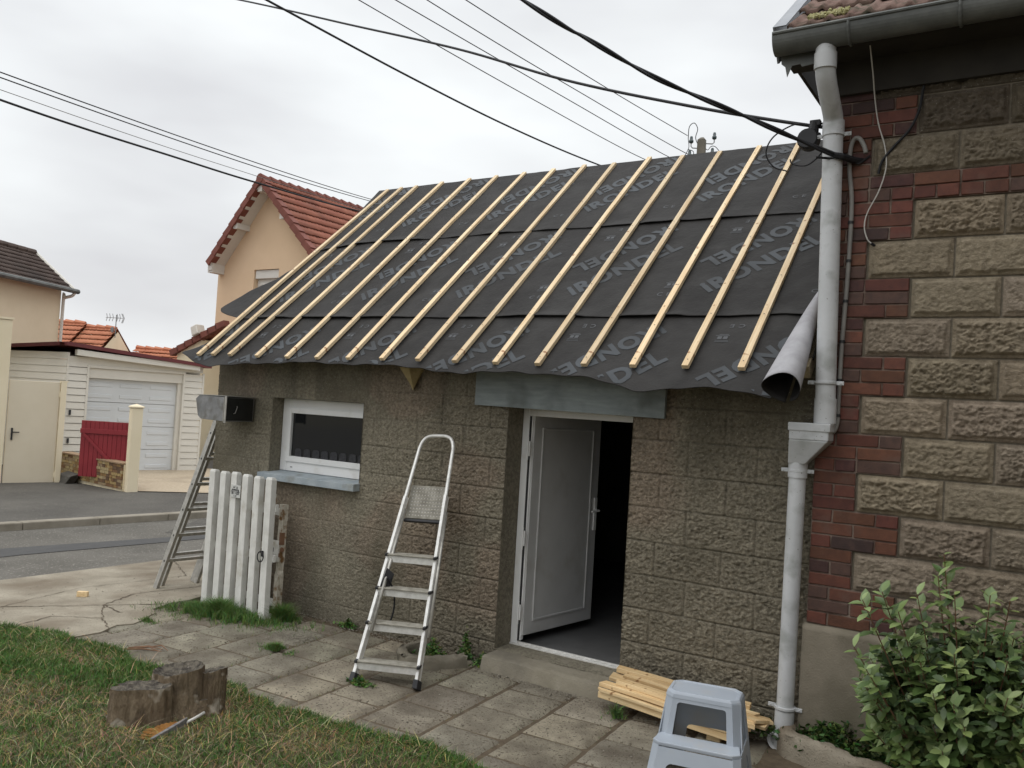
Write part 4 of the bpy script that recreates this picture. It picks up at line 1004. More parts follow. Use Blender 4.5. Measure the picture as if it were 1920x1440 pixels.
# --- mailbox
mbx = empty('mailbox', (-3.86, -.02, 1.66), 'grey metal letter box sticking out from the wall at the shed corner', 'mailbox')
mb = MB()
mb.prism([(-4.035, 1.60), (-3.99, 1.572), (-3.675, 1.565), (-3.668, 1.775), (-4.03, 1.782), (-4.075, 1.748)], lambda a, b, d: (a, -.02-d, b), d0=0, d1=.31)
mb.build('body', 'galv', mbx, bevel=.003)
mb = MB(); mb.box((-3.682, -.335, 1.553), (-3.655, -.33, 1.785)); mb.box((-4.05, -.334, 1.783), (-3.655, -.02, 1.787)); mb.box((-3.692, -.336, 1.565), (-3.687, -.331, 1.775)); mb.build('rim', 'oldalu', mbx)
mb = MB(); mb.box((-3.667, -.32, 1.575), (-3.662, -.04, 1.77)); o = mb.build('side_panel', 'darkmetal', mbx)
mb = MB(); mb.tube([(-3.658, -.22, 1.70), (-3.65, -.22, 1.695), (-3.65, -.24, 1.64), (-3.655, -.255, 1.635)], .004, 6); mb.build('handle', 'conduit', mbx)
# --- extension ladder against the gable
def ladder_rail(mb, p, q, wdt, dep, side, nrm):
    T = frame(p, (q-p), side, nrm); L = (q-p).length
    mb.box((0, -wdt/2, -dep/2), (L, wdt/2, dep/2), T=T)
lad = empty('extension_ladder', (-4.72, 0, G(-4.72)), 'dull aluminium extension ladder leaning at the street end of the shed', 'ladder')
zf = G(-4.7)+.015
A0 = Vector((-4.69, -.16, zf)); top = Vector((-4.262, .05, 1.53)); d = (top-A0).normalized(); A1 = A0+d*2.35
side = Vector((.06, .42, 0)).normalized(); nr = d.cross(side).normalized()
for nm, o0, wd in (('outer_section', Vector((0, 0, 0)), .40), ('inner_section', Vector((-.075, .11, 0.0)), .32)):
    sec = None
    mb = MB(); 
    a = A0+o0; ladder_rail(mb, a, a+d*2.3, .03, .062, side, nr)
    for k in range(8):
        if k: 
            c = a+d*(.27+.255*(k-1)); mb.tube([c-side*.0155, c-side*.0165], .011, 8, 1)
    sec = mb.build('rail', ['oldalu', 'black'], lad, bevel=.002)
    mb = MB(); b = a+side*wd; ladder_rail(mb, b, b+d*2.3, .03, .062, side, nr); mb.build('rail', 'oldalu', lad, bevel=.002)
    for k in range(7):
        mb = MB(); c = a+d*(.27+.255*k+(.04 if nm[0] == 'i' else 0)); ladder_rail(mb, c+side*.016, c+side*(wd-.016), .03, .022, d, nr); mb.build('rung', 'oldalu', lad, bevel=.003)
# --- step ladder leaning closed on the wall
sl = empty('step_ladder', (-1.22, -.88, 0), 'folded aluminium step ladder with dusty treads leaning on the wall beside the door', 'ladder')
LA, RA_ = Vector((-1.432, -.985, .0)), Vector((-1.035, -.825, .0)); LT, RT = Vector((-1.676, -.142, 1.465)), Vector((-1.366, -.135, 1.478))
mb = MB()
dl = (LT-LA).normalized(); dr = (RT-RA_).normalized(); upx = (RT-LT); mid = (LT+RT)/2; apex_ = mid+((dl+dr)/2)*.15
pts = [LA+dl*.05]+[LA.lerp(LT, t) for t in (.3, .6, .9, .97)]+catmull([LT+dl*.03, LT+dl*.075+upx*.03, LT+dl*.112+upx*.11, LT+dl*.13+upx*.24, mid+(dl+dr)/2*.134, RT+dr*.128-upx*.24, RT+dr*.108-upx*.10, RT+dr*.07-upx*.03, RT+dr*.03], 5)+[RA_.lerp(RT, t) for t in (.97, .9, .6, .3)]+[RA_+dr*.05]
mb.tube(pts, .0135, 10); o = mb.build('hoop_rail', 'alu', sl, smooth=True)
mb = MB()
nrm = dl.cross(upx).normalized(); 
if nrm.y > 0: nrm = -nrm
acr = upx.normalized()
for P_a, dd in ((LA, dl), (RA_, dr)):
    T = frame(P_a+dd*.05, dd, acr, nrm); mb = MB(); mb.box((0, -.012, -.028), (1.28, .012, .014), T=T); mb.build('rail', 'alu', sl, bevel=.003)
for P_a, dd in ((LA, dl), (RA_, dr)):
    mb = MB(); T = frame(P_a, dd, acr, nrm); mb.box((0, -.02, -.035), (.06, .02, .02), T=T); mb.build('rubber_foot', 'black', sl, bevel=.006)
for zt in (.115, .335, .542, .75):
    t = zt/1.46; a = LA.lerp(LT, t); b = RA_.lerp(RT, t+.004); ax_ = (b-a).normalized()
    T = frame(a, ax_, (0, 0, 1), ax_.cross(Vector((0, 0, 1)))); wv = (b-a).length
    fwd = ax_.cross(Vector((0, 0, 1))).normalized()
    if fwd.y > 0: fwd = -fwd
    T = frame(a+Vector((0, 0, .0)), ax_, -fwd, (0, 0, 1))
    mb = MB(); mb.box((.0, -.025, -.045), (wv, -.019, .0), 0, T=T); tr = mb.build('tread', ['alu', 'dirty'], sl, bevel=.002)
    mb = MB(); mb.box((-.012, -.035, .001), (wv+.012, .06, .012), 0, T=T); mb.build('tread_top', 'dirty', tr, bevel=.003)
    for xx in (-.014, wv-.006):
        mb = MB(); mb.box((xx, -.04, -.004), (xx+.02, .065, .016), T=T); mb.build('end_cap', 'black', tr, bevel=.004)
# folded platform
pa, pb = Vector((-1.60, -.345, .985)), Vector((-1.335, -.235, .99)); pd = Vector((-.055, .12, .232)).normalized()
pacr = (pb-pa).normalized(); pn = pacr.cross(pd).normalized()
if pn.y > 0: pn = -pn
T = frame(pa, pacr, pd, pn)
mb = MB(); mb.box((0, 0, -.012), (.287, .262, .012), T=T); pl = mb.build('platform', 'dirty', sl, bevel=.006)
mb = MB()
for r in range(9):
    for c_ in range(11): mb.tube([T @ Vector((.03+c_*.0227, .025+r*.0265, .0115)), T @ Vector((.03+c_*.0227, .025+r*.0265, .0132))], .005, 6, 1)
    mb.box((.02, .034+r*.0265*.95, .0118), (.267, .0365+r*.0265*.95, .0128), 0, T=T)
mb.build('grip_studs', ['conduit', 'dull'], pl)
mb = MB(); mb.box((-.008, -.022, -.02), (.295, .0, .008), T=T); mb.build('edge_trim', 'black', pl, bevel=.005)
# rear legs folded behind
for s, P_a in ((0, LA), (1, RA_)):
    mb = MB(); a = P_a+Vector((.02-.04*s, .10, .30)); b = (LT if s == 0 else RT)+(LA-LT if s == 0 else RA_-RT)*.27+Vector((.0, .035, 0)); b = b-(b-a)*.02
    mb.tube([a+Vector((0, .03, 0)), b], .012, 8); mb.build('rear_leg', 'oldalu', sl, smooth=True)
mb = MB(); mb.tube(catmull([(-1.47, -.66, .62), (-1.45, -.6, .52), (-1.43, -.62, .38), (-1.46, -.66, .27), (-1.50, -.7, .3)], 6), .006, 6); mb.build('strap', 'cable', sl)
mb = MB(); mb.add([(-1.50, -.63, .68), (-1.46, -.6, .64), (-1.47, -.62, .56), (-1.52, -.72, .42), (-1.52, -.7, .5)], [(0, 1, 2, 3, 4)]); o = mb.build('rear_bracket', 'black', sl); o.modifiers.new('s', 'SOLIDIFY').thickness = .01
# --- plastic step stool
st = empty('step_stool', (.88, -1.0, 0), 'grey blue plastic step stool with two levels in front of the pile of planks', 'stool')
SZ = .46; sxv = (Vector((1.033, -.996, 0))-Vector((.747, -1.051, 0))).normalized(); syv = Vector((-sxv.y, sxv.x, 0))
S0 = Vector((.885, -.905, 0))
STm = frame((S0.x, S0.y, 0), sxv, syv, (0, 0, 1))
def ring(hx, hy, ch, z, oy=0):
    return [(-hx+ch, -hy+oy, z), (hx-ch, -hy+oy, z), (hx, -hy+ch+oy, z), (hx, hy-ch+oy, z), (hx-ch, hy+oy, z), (-hx+ch, hy+oy, z), (-hx, hy-ch+oy, z), (-hx, -hy+ch+oy, z)]
def legpanel(mb, p00, p10, p01, p11, cut0, cut1, r, z0c, z1c, th, inward, close_bottom=True):
    """four-sided panel with a rounded opening; p00 bottom-left, p11 top-right; opening from (cut0) fractions"""
    p00, p10, p01, p11 = map(Vector, (p00, p10, p01, p11)); inn = Vector(inward)*th
    def P(s, t): return (p00.lerp(p10, s)).lerp(p01.lerp(p11, s), t)
    n = 6; hole = []
    def corner(cx, cy, a0, rx, ry):
        return [(cx+rx*math.cos(a0+math.pi/2*k/n), cy+ry*math.sin(a0+math.pi/2*k/n)) for k in range(n+1)]
    W = (p10-p00).length; Hh = (p01-p00).length; rx, ry = r/W, r/Hh
    s0, s1, t0, t1 = cut0, cut1, z0c, z1c
    hole += corner(s1-rx, t1-ry, 0, rx, ry); hole += corner(s0+rx, t1-ry, math.pi/2, rx, ry)
    if z0c > 0: hole += corner(s0+rx, t0+ry, math.pi, rx, ry)+corner(s1-rx, t0+ry, 1.5*math.pi, rx, ry)
    else: hole += [(s0, 0), (s1, 0)]
    outer = []
    for (s, t) in hole:
        # project the hole point to the panel border
        cs, ct = (s0+s1)/2, (t0+t1)/2; ds, dt = s-cs, t-ct
        k = min([(1-cs)/ds if ds > 1e-6 else (0-cs)/ds if ds < -1e-6 else 1e9, (1-ct)/dt if dt > 1e-6 else (0-ct)/dt if dt < -1e-6 else 1e9])
        outer.append((cs+ds*k, ct+dt*k))
    if z0c <= 0: outer[-2] = (0, 0); outer[-1] = (1, 0)
    m = len(hole); vs = [P(*a) for a in outer]+[P(*a) for a in hole]; vs += [v+inn for v in vs]
    fs = []
    for i in range(m):
        j = (i+1) % m
        if z0c <= 0 and i == m-2: continue
        fs.append((i, j, m+j, m+i)); fs.append((3*m+i, 3*m+j, 2*m+j, 2*m+i)); fs.append((m+i, m+j, 3*m+j, 3*m+i))
    mb.add([STm @ v for v in vs], fs)
    # the corners the projection misses
    for (cs_, ct_) in ((0, 1), (1, 1))+(((0, 0), (1, 0)) if z0c > 0 else ()):
        best = sorted(range(m), key=lambda i: abs(outer[i][0]-cs_)+abs(outer[i][1]-ct_))
        a = min((i for i in range(m) if abs(outer[i][0]-cs_) < 1e-6 and not abs(outer[i][1]-ct_) < 1e-6), key=lambda i: abs(outer[i][1]-ct_), default=None)
        b = min((i for i in range(m) if abs(outer[i][1]-ct_) < 1e-6 and not abs(outer[i][0]-cs_) < 1e-6), key=lambda i: abs(outer[i][0]-cs_), default=None)
        if a is not None and b is not None:
            vs = [P(*outer[a]), P(cs_, ct_), P(*outer[b])]; mb.add([STm @ v for v in vs+[v+inn for v in vs]], [(0, 1, 2), (5, 4, 3)])
tw, tdp = .182, .112     # half sizes of the top
bw, bd = .235, .215
mb = MB()
r1 = ring(tw, tdp, .04, SZ-.012); r2 = ring(tw-.008, tdp-.008, .038, SZ); r3 = ring(tw-.02, tdp-.02, .035, SZ); r4 = ring(tw-.024, tdp-.024, .034, SZ-.004); r0 = ring(tw+.004, tdp+.004, .04, SZ-.03)
vs = [STm @ Vector(p) for p in r0+r1+r2+r3+r4]; fs = []
for k in range(4):
    for i in range(8): fs.append((k*8+i, k*8+(i+1) % 8, k*8+8+(i+1) % 8, k*8+8+i))
fs.append(tuple(32+i for i in range(8))); mb.add(vs, fs); mb.build('top', 'stool', st, bevel=.003)
mb = MB()
zt = SZ-.018
def at(hx, hy, f_): return hx
zm = .255
fm = (SZ-zm)/SZ
mwx = tw+(bw-tw)*fm; 
ch = .04
# front upper panel (between the top and the lower tread), steep
legpanel(mb, (-mwx+ch, -tdp-.05*fm-.012, zm-.03), (mwx-ch, -tdp-.05*fm-.012, zm-.03), (-tw+ch, -tdp, zt), (tw-ch, -tdp, zt), .09, .91, .016, .10, .86, .006, (0, 1, 0))
# back panel
legpanel(mb, (bw-ch, bd-.02, 0), (-bw+ch, bd-.02, 0), (tw-ch, tdp, zt), (-tw+ch, tdp, zt), .18, .82, .03, .0, .50, .006, (0, -1, 0))
# side panels
legpanel(mb, (bw, -bd+ch-.01, 0), (bw, bd-ch, 0), (tw, -tdp+ch, zt), (tw, tdp-ch, zt), .2, .86, .03, .47, .90, .006, (-1, 0, 0))
legpanel(mb, (-bw, bd-ch, 0), (-bw, -bd+ch-.01, 0), (-tw, tdp-ch, zt), (-tw, -tdp+ch, zt), .14, .8, .03, .47, .90, .006, (1, 0, 0))
# chamfer faces at corners (hollow legs)
for sx in (-1, 1):
    for sy in (-1, 1):
        if sy < 0: tp = [(sx*(tw-ch), -tdp, zt), (sx*tw, -tdp+ch, zt)]; bt = [(sx*(bw-ch), -bd-.01, 0), (sx*bw, -bd+ch-.01, 0)]; 
        else: tp = [(sx*tw, tdp-ch, zt), (sx*(tw-ch), tdp, zt)]; bt = [(sx*bw, bd-ch, 0), (sx*(bw-ch), bd-.02, 0)]
        if sy < 0:   # upper half follows the upper panel
            mt_ = [(sx*(mwx-ch), -tdp-.05*fm-.012, zm-.03), (sx*mwx, -tdp-.05*fm-.012+ch, zm-.03)]
            vs = [STm @ Vector(p) for p in tp+mt_]; mb.add(vs, [(0, 1, 3, 2)])
        else:
            vs = [STm @ Vector(p) for p in tp+bt]; mb.add(vs, [(0, 1, 3, 2)])
o = mb.build('upper_frame', 'stool', st)
o.modifiers.new('s', 'SOLIDIFY').thickness = .004
# lower step, projecting forward
mb = MB(); fy0 = -tdp-.05*fm-.012; fy1 = fy0-.115
vs = [STm @ Vector(p) for p in [(-mwx+.012, fy0+.02, zm), (mwx-.012, fy0+.02, zm), (mwx+.004, fy1+.03, zm), (mwx-.03, fy1, zm), (-mwx+.03, fy1, zm), (-mwx-.004, fy1+.03, zm)]]
mb.add(vs+[v-Vector((0, 0, .02)) for v in vs], [(5, 4, 3, 2, 1, 0), (6, 7, 8, 9, 10, 11)]+[(i, (i+1) % 6, 6+(i+1) % 6, 6+i) for i in range(6)])
mb.build('lower_step', 'stool', st, bevel=.005)
mb = MB()
legpanel(mb, (-bw+ch*.6, fy1-.06, 0), (bw-ch*.6, fy1-.06, 0), (-mwx+.03, fy1, zm-.018), (mwx-.03, fy1, zm-.018), .15, .85, .03, .0, .70, .006, (0, 1, 0))
legpanel(mb, (bw+.005, fy1-.03, 0), (bw+.005, bd-ch, 0), (mwx+.004, fy1+.03, zm-.018), (mwx+.004, .05, zm-.018), .25, .8, .03, .0, .75, .006, (-1, 0, 0))
legpanel(mb, (-bw-.005, bd-ch, 0), (-bw-.005, fy1-.03, 0), (-mwx-.004, .05, zm-.018), (-mwx-.004, fy1+.03, zm-.018), .2, .75, .03, .0, .75, .006, (1, 0, 0))
for sx in (-1, 1):
    vs = [STm @ Vector(p) for p in [(sx*(mwx-.03), fy1, zm-.018), (sx*(mwx+.004), fy1+.03, zm-.018), (sx*(bw+.005), fy1-.03, 0), (sx*(bw-ch*.6), fy1-.06, 0)]]; mb.add(vs, [(0, 1, 2, 3)])
o = mb.build('lower_legs', 'stool', st); o.modifiers.new('s', 'SOLIDIFY').thickness = .004
# --- offcut planks on the step end
PL = [  # (x0,y0,z0) (x1,y1,z1) width, thickness, roll, label
 ((.015, -.315, .075), (.90, -.375, .035), .05, .04, 0, 'thick pine batten lying lowest at the front of the plank pile'),
 ((.05, -.25, .095), (.93, -.27, .07), .06, .02, 10, 'flat pine board lying second from the bottom of the plank pile'),
 ((.015, -.285, .135), (.93, -.33, .09), .055, .027, 4, 'pine batten with a notched end in the middle of the plank pile'),
 ((.10, -.265, .160), (.97, -.30, .112), .05, .027, -3, 'pine batten laid on top of the notched one, front of the plank pile'),
 ((.03, -.20, .165), (1.02, -.20, .10), .075, .022, 12, 'pale rough board at the back of the plank pile'),
 ((.055, -.155, .205), (.90, -.14, .16), .05, .03, 8, 'splintered pine batten lying topmost against the wall'),
 ((.5, -.19, .155), (1.0, -.235, .125), .085, .02, -4, 'short wide pine board lying topmost behind the stool'),
 ((.08, -.23, .128), (.86, -.225, .10), .03, .02, 0, 'thin pine strip squeezed in the middle of the plank pile'),
 ((.02, -.345, .118), (.88, -.385, .078), .028, .018, 3, 'thin pine strip lying on the front batten of the plank pile'),
 ((.12, -.19, .188), (.95, -.17, .135), .03, .02, 20, 'thin pine strip lying just below the topmost batten of the pile'),
 ((.6, -.13, .125), (1.02, -.12, .10), .05, .02, 0, 'short pine offcut poking out at the back of the plank pile')]
for (a, b, wd, tk, rl, lab) in PL:
    a, b = Vector(a), Vector(b); ex_ = (b-a).normalized(); ey_ = Vector((0, 0, 1)).cross(ex_).normalized(); ez_ = ex_.cross(ey_)
    ey2 = ey_*math.cos(R(rl))+ez_*math.sin(R(rl)); L = (b-a).length
    mb = MB(); k0 = random.uniform(-.02, .02); k1 = random.uniform(-.03, .03)
    vs = []
    n = 8
    for k in range(n+1):
        t = k/n; xx = L*t
        for (yy, zz, q) in ((-wd/2, 0, -1), (wd/2, 0, 1), (wd/2, tk, 1), (-wd/2, tk, -1)):
            vs.append((xx+(k0*q if k == 0 else 0)+(k1*q if k == n else 0), yy+.003*math.sin(t*4+wd*100), zz+.002*math.sin(t*7)))
    fs = [(0, 3, 2, 1), tuple(n*4+q for q in range(4))]+[(k*4+q, k*4+(q+1) % 4, k*4+4+(q+1) % 4, k*4+4+q) for k in range(n) for q in range(4)]
    mb.add(vs, fs); o = mb.build('plank', 'pine2', bevel=.002, seg=1); o.matrix_world = frame(a, ex_, ey2, ex_.cross(ey2))
    tag(o, lab, 'plank', 'offcut planks in the pile by the doorstep')
mb = MB(); mb.box((.72, -.36, -.02), (.80, -.12, .05)); o = mb.build('wood_block', 'pine2', bevel=.003); tag(o, 'wooden block under the right end of the plank pile', 'block')
# small wood block on the concrete, twig
mb = MB(); T = frame((-4.83, -.79, G(-4.8)+.012), (.8, .6, 0), (-.6, .8, 0), (0, 0, 1)); mb.box((-.045, -.02, 0), (.045, .02, .045), T=T); tag(mb.build('wood_offcut', 'pine2', bevel=.002), 'small yellow wood offcut lying alone on the concrete near the road', 'block')
mb = MB()
for q in range(4):
    a = Vector((-2.98+random.uniform(-.05, .05), -1.56+random.uniform(-.03, .03), .02)); mb.tube([a, a+Vector((.1, .06+.03*q, .012)), a+Vector((.2, .13, 0))], [.004, .005, .002], 5)
tag(mb.build('dead_twig', 'twig'), 'dark dead twig lying on the paving beside the lawn edge', 'twig')
# --- tree stump
stp = empty('tree_stump', (-1.65, -2.2, .0), 'weathered old tree stump of several cut stems standing in the lawn', 'stump')
def stem(name, cx, cy, rx, ry, h, seed, rotz=0, taper=.06, hollow=0, topmat=True, leanx=0, leany=0, box=0):
    nt_, nz_, nr_ = 140, 30, 14; V = []; Fq = []
    th = np.linspace(0, 2*np.pi, nt_, endpoint=False)
    zz = np.linspace(-.06, 1, nz_)
    TH, ZZ = np.meshgrid(th, zz, indexing='ij')
    c, s = np.cos(TH), np.sin(TH)
    sq = 1.0 if not box else 1/np.maximum(np.abs(c)**box+np.abs(s)**box, 1e-6)**(1/box)
    rad = (1+taper*(1-ZZ)+.10*(fbm(c*1.4+5+seed, s*1.4+ZZ*.6, seed, 3)-.5)*2+.10*(fbm(c*6+9, s*6+ZZ*.9, seed+4, 4, .7)-.5)*2-.16*np.clip(fbm(c*3.3+2, s*3.3+ZZ*.35, seed+14, 2)-.58, 0, 1)*3+.18*np.exp(-np.clip(ZZ, 0, 1)*9)*.6)*sq
    tilt = h*.06*c
    X = rad*c*rx; Y = rad*s*ry; Z = ZZ*h+tilt*np.clip(ZZ, 0, 1)+(ZZ > .99)*(fbm(c*2, s*2, seed+8, 2)-.5)*.02
    cr_, sr_ = math.cos(rotz), math.sin(rotz)
    XX = cx+X*cr_-Y*sr_+leanx*np.clip(ZZ, 0, 1)**1.5; YY = cy+X*sr_+Y*cr_+leany*np.clip(ZZ, 0, 1)**1.5
    side = np.stack([XX, YY, Z+.01], -1).reshape(-1, 3)
    i = np.arange(nt_)[:, None]; j = np.arange(nz_-1)[None, :]; a = (i*nz_+j).ravel(); b = (((i+1) % nt_)*nz_+j).ravel()
    F1 = np.stack([a, b, b+1, a+1], 1)
    # top
    ct = np.array([XX[:, -1].mean(), YY[:, -1].mean(), Z[:, -1].mean()+.01])
    rr2 = np.linspace(1, 0.02, nr_); tv = []
    for k, f_ in enumerate(rr2):
        p = ct+(np.stack([XX[:, -1], YY[:, -1], Z[:, -1]+.01], -1)-ct)*f_
        p[:, 2] += (-hollow*(1-f_**2.2)+(fbm(p[:, 0]*30, p[:, 1]*30, seed+3, 3, .6)-.5)*.03*(1-f_**6)) if k else 0
        tv.append(p)
    tv = np.stack(tv, 1).reshape(-1, 3); o2 = len(side)
    j = np.arange(nr_-1)[None, :]; a = (i*nr_+j).ravel()+o2; b = (((i+1) % nt_)*nr_+j).ravel()+o2; F2 = np.stack([a, b, b+1, a+1], 1)
    Fa = np.concatenate([F1, F2]); mi = np.concatenate([np.zeros(len(F1)), np.ones(len(F2))])
    return npmesh(name, np.concatenate([side, tv]), Fa, ['bark', 'cutwood'], parent=stp, mi=mi)
stem('stem', -1.715, -2.315, .150, .075, .225, 3, rotz=R(40), taper=.03, hollow=.012, box=6)
stem('stem', -1.70, -2.10, .135, .115, .275, 7, rotz=R(40), taper=.16, hollow=.05)
stem('stem', -1.565, -1.975, .072, .066, .265, 12, rotz=R(20), taper=-.08, hollow=.010)
stem('root', -1.63, -2.06, .13, .07, .12, 22, rotz=R(50), taper=.5, hollow=.0)
# --- brush
br = empty('hand_brush', (-1.48, -2.28, .04), 'dustpan brush with orange bristles and a grey wooden handle lying before the stump', 'brush')
ba, bb = Vector((-1.437, -2.455, .045)), Vector((-1.49, -2.20, .07)); bh = Vector((-1.515, -2.085, .085))
bx_ = (bb-ba).normalized(); by_ = Vector((bx_.y, -bx_.x, 0)).normalized(); T = frame(ba, bx_, by_, bx_.cross(by_)); Lb = (bb-ba).length
mb = MB(); pr = [(0, -.006), (.02, .02), (Lb*.7, .024), (Lb, .009), (Lb+.0, -.009), (Lb*.7, -.018), (.02, -.014)]
mb.prism(pr, lambda a, b, d: T @ Vector((a, b*.5+.012, d)), d0=-.026, d1=.02); hd = mb.build('head', 'greywood', br, bevel=.003)
mb = MB(); T2 = T
mb.tube([T @ Vector((Lb-.01, .012, 0)), T @ Vector((Lb+.05, .013, .004)), T @ Vector((Lb+.13, .012, .004))], [.008, .009, .008], 8); mb.build('handle', 'whitewood', br, smooth=True)
mb = MB()
for q in range(420):
    a = random.uniform(.008, Lb*.8); z = random.uniform(-.02, .015); L = .08*math.sin(math.pi*(.18+.75*a/(Lb*.8)))
    p = T @ Vector((a, .0, z)); q_ = T @ Vector((a+random.uniform(-.012, .006)-.004, -.01-L*random.uniform(.85, 1), z+random.uniform(-.004, .012))); mb.tube([p, q_], [.0028, .0022], 4, cap=False)
mb.build('bristles', 'bristle', br)
# --- low kerb around the planting bed
def rubblecurb(name, pts, w_, h, m, seed):
    pts = catmull([(x, y, 0) for x, y in pts], 8); V = []; nn = 10
    for i, p in enumerate(pts):
        t = (pts[min(i+1, len(pts)-1)]-pts[max(i-1, 0)]).normalized(); s_ = Vector((-t.y, t.x, 0))
        for k in range(nn):
            a = math.pi*k/(nn-1); q = p+s_*math.copysign(abs(math.cos(a))**.5, math.cos(a))*w_/2; z = h*abs(math.sin(a))**.4-.03
            j = (f1(q.x*14+k, seed)-.5)*.03+(f1(q.x*55+q.y*31+k*3.7, seed+2)-.5)*.022; V.append((q.x+j*.6, q.y+j*.6, G(q.x)+z+j+(f1(p.x*6+p.y*6, seed+3)-.5)*.03))
    F_2 = gridfaces(len(pts), nn); me = npmesh(name, np.array(V), F_2, m, smooth=True)
    return me
c1o = rubblecurb('bed_kerb', [(1.16, .0), (1.125, -.12), (1.15, -.23), (1.35, -.30), (1.62, -.37), (2.2, -.47), (3.0, -.6)], .10, .15, 'concrete', 5)
tag(c1o, 'low rough concrete kerb round the planting bed under the shrub', 'kerb')
sheet('bed_soil', [(1.13, .1), (1.16, -.2), (1.62, -.34), (3.0, -.55), (4, -.6), (4, .1)], .035, 'soil')
c2o = rubblecurb('planter_edge', [(-1.52, -.10), (-1.55, -.33), (-1.42, -.46), (-1.25, -.42), (-1.13, -.30), (-1.10, -.20)], .07, .11, 'step', 9)
tag(c2o, 'low curved concrete planter edge on the ground behind the step ladder', 'planter')
mb = MB(); mb.tube([(1.06, -.20, .03), (1.10, -.10, .05)], .05, 16, cap=False); o = mb.build('drain_pipe', 'pipe', smooth=True); o.modifiers.new('s', 'SOLIDIFY').thickness = .005; tag(o, 'short open drain pipe end beneath the downpipe by the bed kerb', 'pipe')
# weeds and tufts
tuft('grass_tuft', -3.35, -.50, .60, .19, 10000, .145, 'long green grass growing round the foot of the picket gate', ang=R(6), cat='grass')
tuft('grass_tuft', -2.84, -.30, .26, .11, 3800, .15, 'grass tuft at the foot of the wall where the rotten gate stands', cat='grass')
tuft('grass_tuft', -2.28, -.86, .15, .07, 1600, .06, 'small grass tuft in a paving joint between the gate and the lawn', cat='grass')
tuft('grass_tuft', -3.62, -.98, .15, .06, 300, .05, 'thin grass tuft in the broken edge of the concrete', cat='grass')
tuft('weed', -1.33, -.27, .11, .09, 900, .14, 'leafy weed growing inside the curved planter edge', leafy=True, dark=.8)
tuft('weed', -1.35, -1.0, .07, .035, 420, .05, 'small weed at the left foot of the step ladder', leafy=True, dark=.8)
tuft('weed', -.99, -.12, .07, .06, 420, .09, 'leafy weed at the left end of the doorstep', leafy=True, dark=.8)
tuft('weed', -2.35, -.06, .1, .03, 260, .06, 'low weed at the foot of the wall below the window sill end', leafy=True, dark=.8)
tuft('weed', .16, -.40, .07, .05, 420, .09, 'grassy weed in a paving joint before the plank pile', dark=.9)
tuft('weed', -1.18, -.08, .05, .03, 420, .22, 'sparse weed against the wall right of the planter edge', leafy=True, dark=.8)
tag(tuft('ground_cover', 1.62, -.19, .55, .12, 15000, .21, '', leafy=True, dark=.5, z0=.04, ang=R(-9)), kind='stuff')
# --- pebbles and debris along the wall foot and in the joints
pv, pf = [], []; off = 0
def pebble(x, y, z, r):
    global off
    a = random.uniform(0, 6.28); e = [random.uniform(.6, 1.3) for _ in range(6)]
    ring_ = [(x+r*e[k]*math.cos(a+k*1.047), y+r*e[k]*math.sin(a+k*1.047), z+r*.15) for k in range(6)]
    pv.extend(ring_+[(x, y, z+r*random.uniform(.5, .8)), (x, y, z-r*.3)])
    for k in range(6): pf.append((off+k, off+(k+1) % 6, off+6)); pf.append((off+(k+1) % 6, off+k, off+7))
    off += 8
for q in range(1500):
    x = random.uniform(-3.6, 1.1); y = -abs(random.gauss(0, .07))-.012
    if -1.0 < x < .2: y -= .19
    pebble(x, y, G(x)+.004, random.choice([.003, .004, .006, .008]))
for q in range(900):
    x = random.uniform(-5.6, 1.0); y = random.uniform(-1.6, -.1) if x > -3.8 else random.uniform(-1.9, 1.5)
    pebble(x, y, G(x)+(.006 if x > -3.8 else .013), random.choice([.0025, .003, .004, .007]))
for q in range(260):
    x = random.gauss(-2.42, .12); y = random.gauss(-.55, .06); pebble(x, y, G(x)+.006, random.uniform(.003, .008))
tag(npmesh('gravel_debris', np.array(pv), np.array(pf), 'kerb'), kind='stuff')
# fine dry straw and weeds growing out of the joints
n = 2600; jx = rng.uniform(-3.6, 1.0, n); jy = rng.uniform(-1.6, -.15, n)
kk = fbm(jx*4, jy*4, 201, 2) > .55
jx, jy = jx[kk], jy[kk]; ci = np.round((jx+.215)/.418); onx = rng.uniform(0, 1, len(jx)) < .6
jx = np.where(onx, -.215+.418*ci-np.sin(R(3.2))*(jy+.19)+rng.normal(0, .006, len(jx)), jx)
jx, jy = jx[onx], jy[onx]; m = len(jx)
v_, f_j, c_ = blades(np.stack([jx, jy, np.interp(jx, GX, GZ)-.004], 1), rng.uniform(.006, .03, m), rng.uniform(.0015, .004, m), np.stack([rng.uniform(.06, .2, m), rng.uniform(.08, .16, m), rng.uniform(.03, .07, m)], 1), 1.2)
tag(npmesh('joint_growth', v_, f_j, 'grass', tone=c_), kind='stuff')
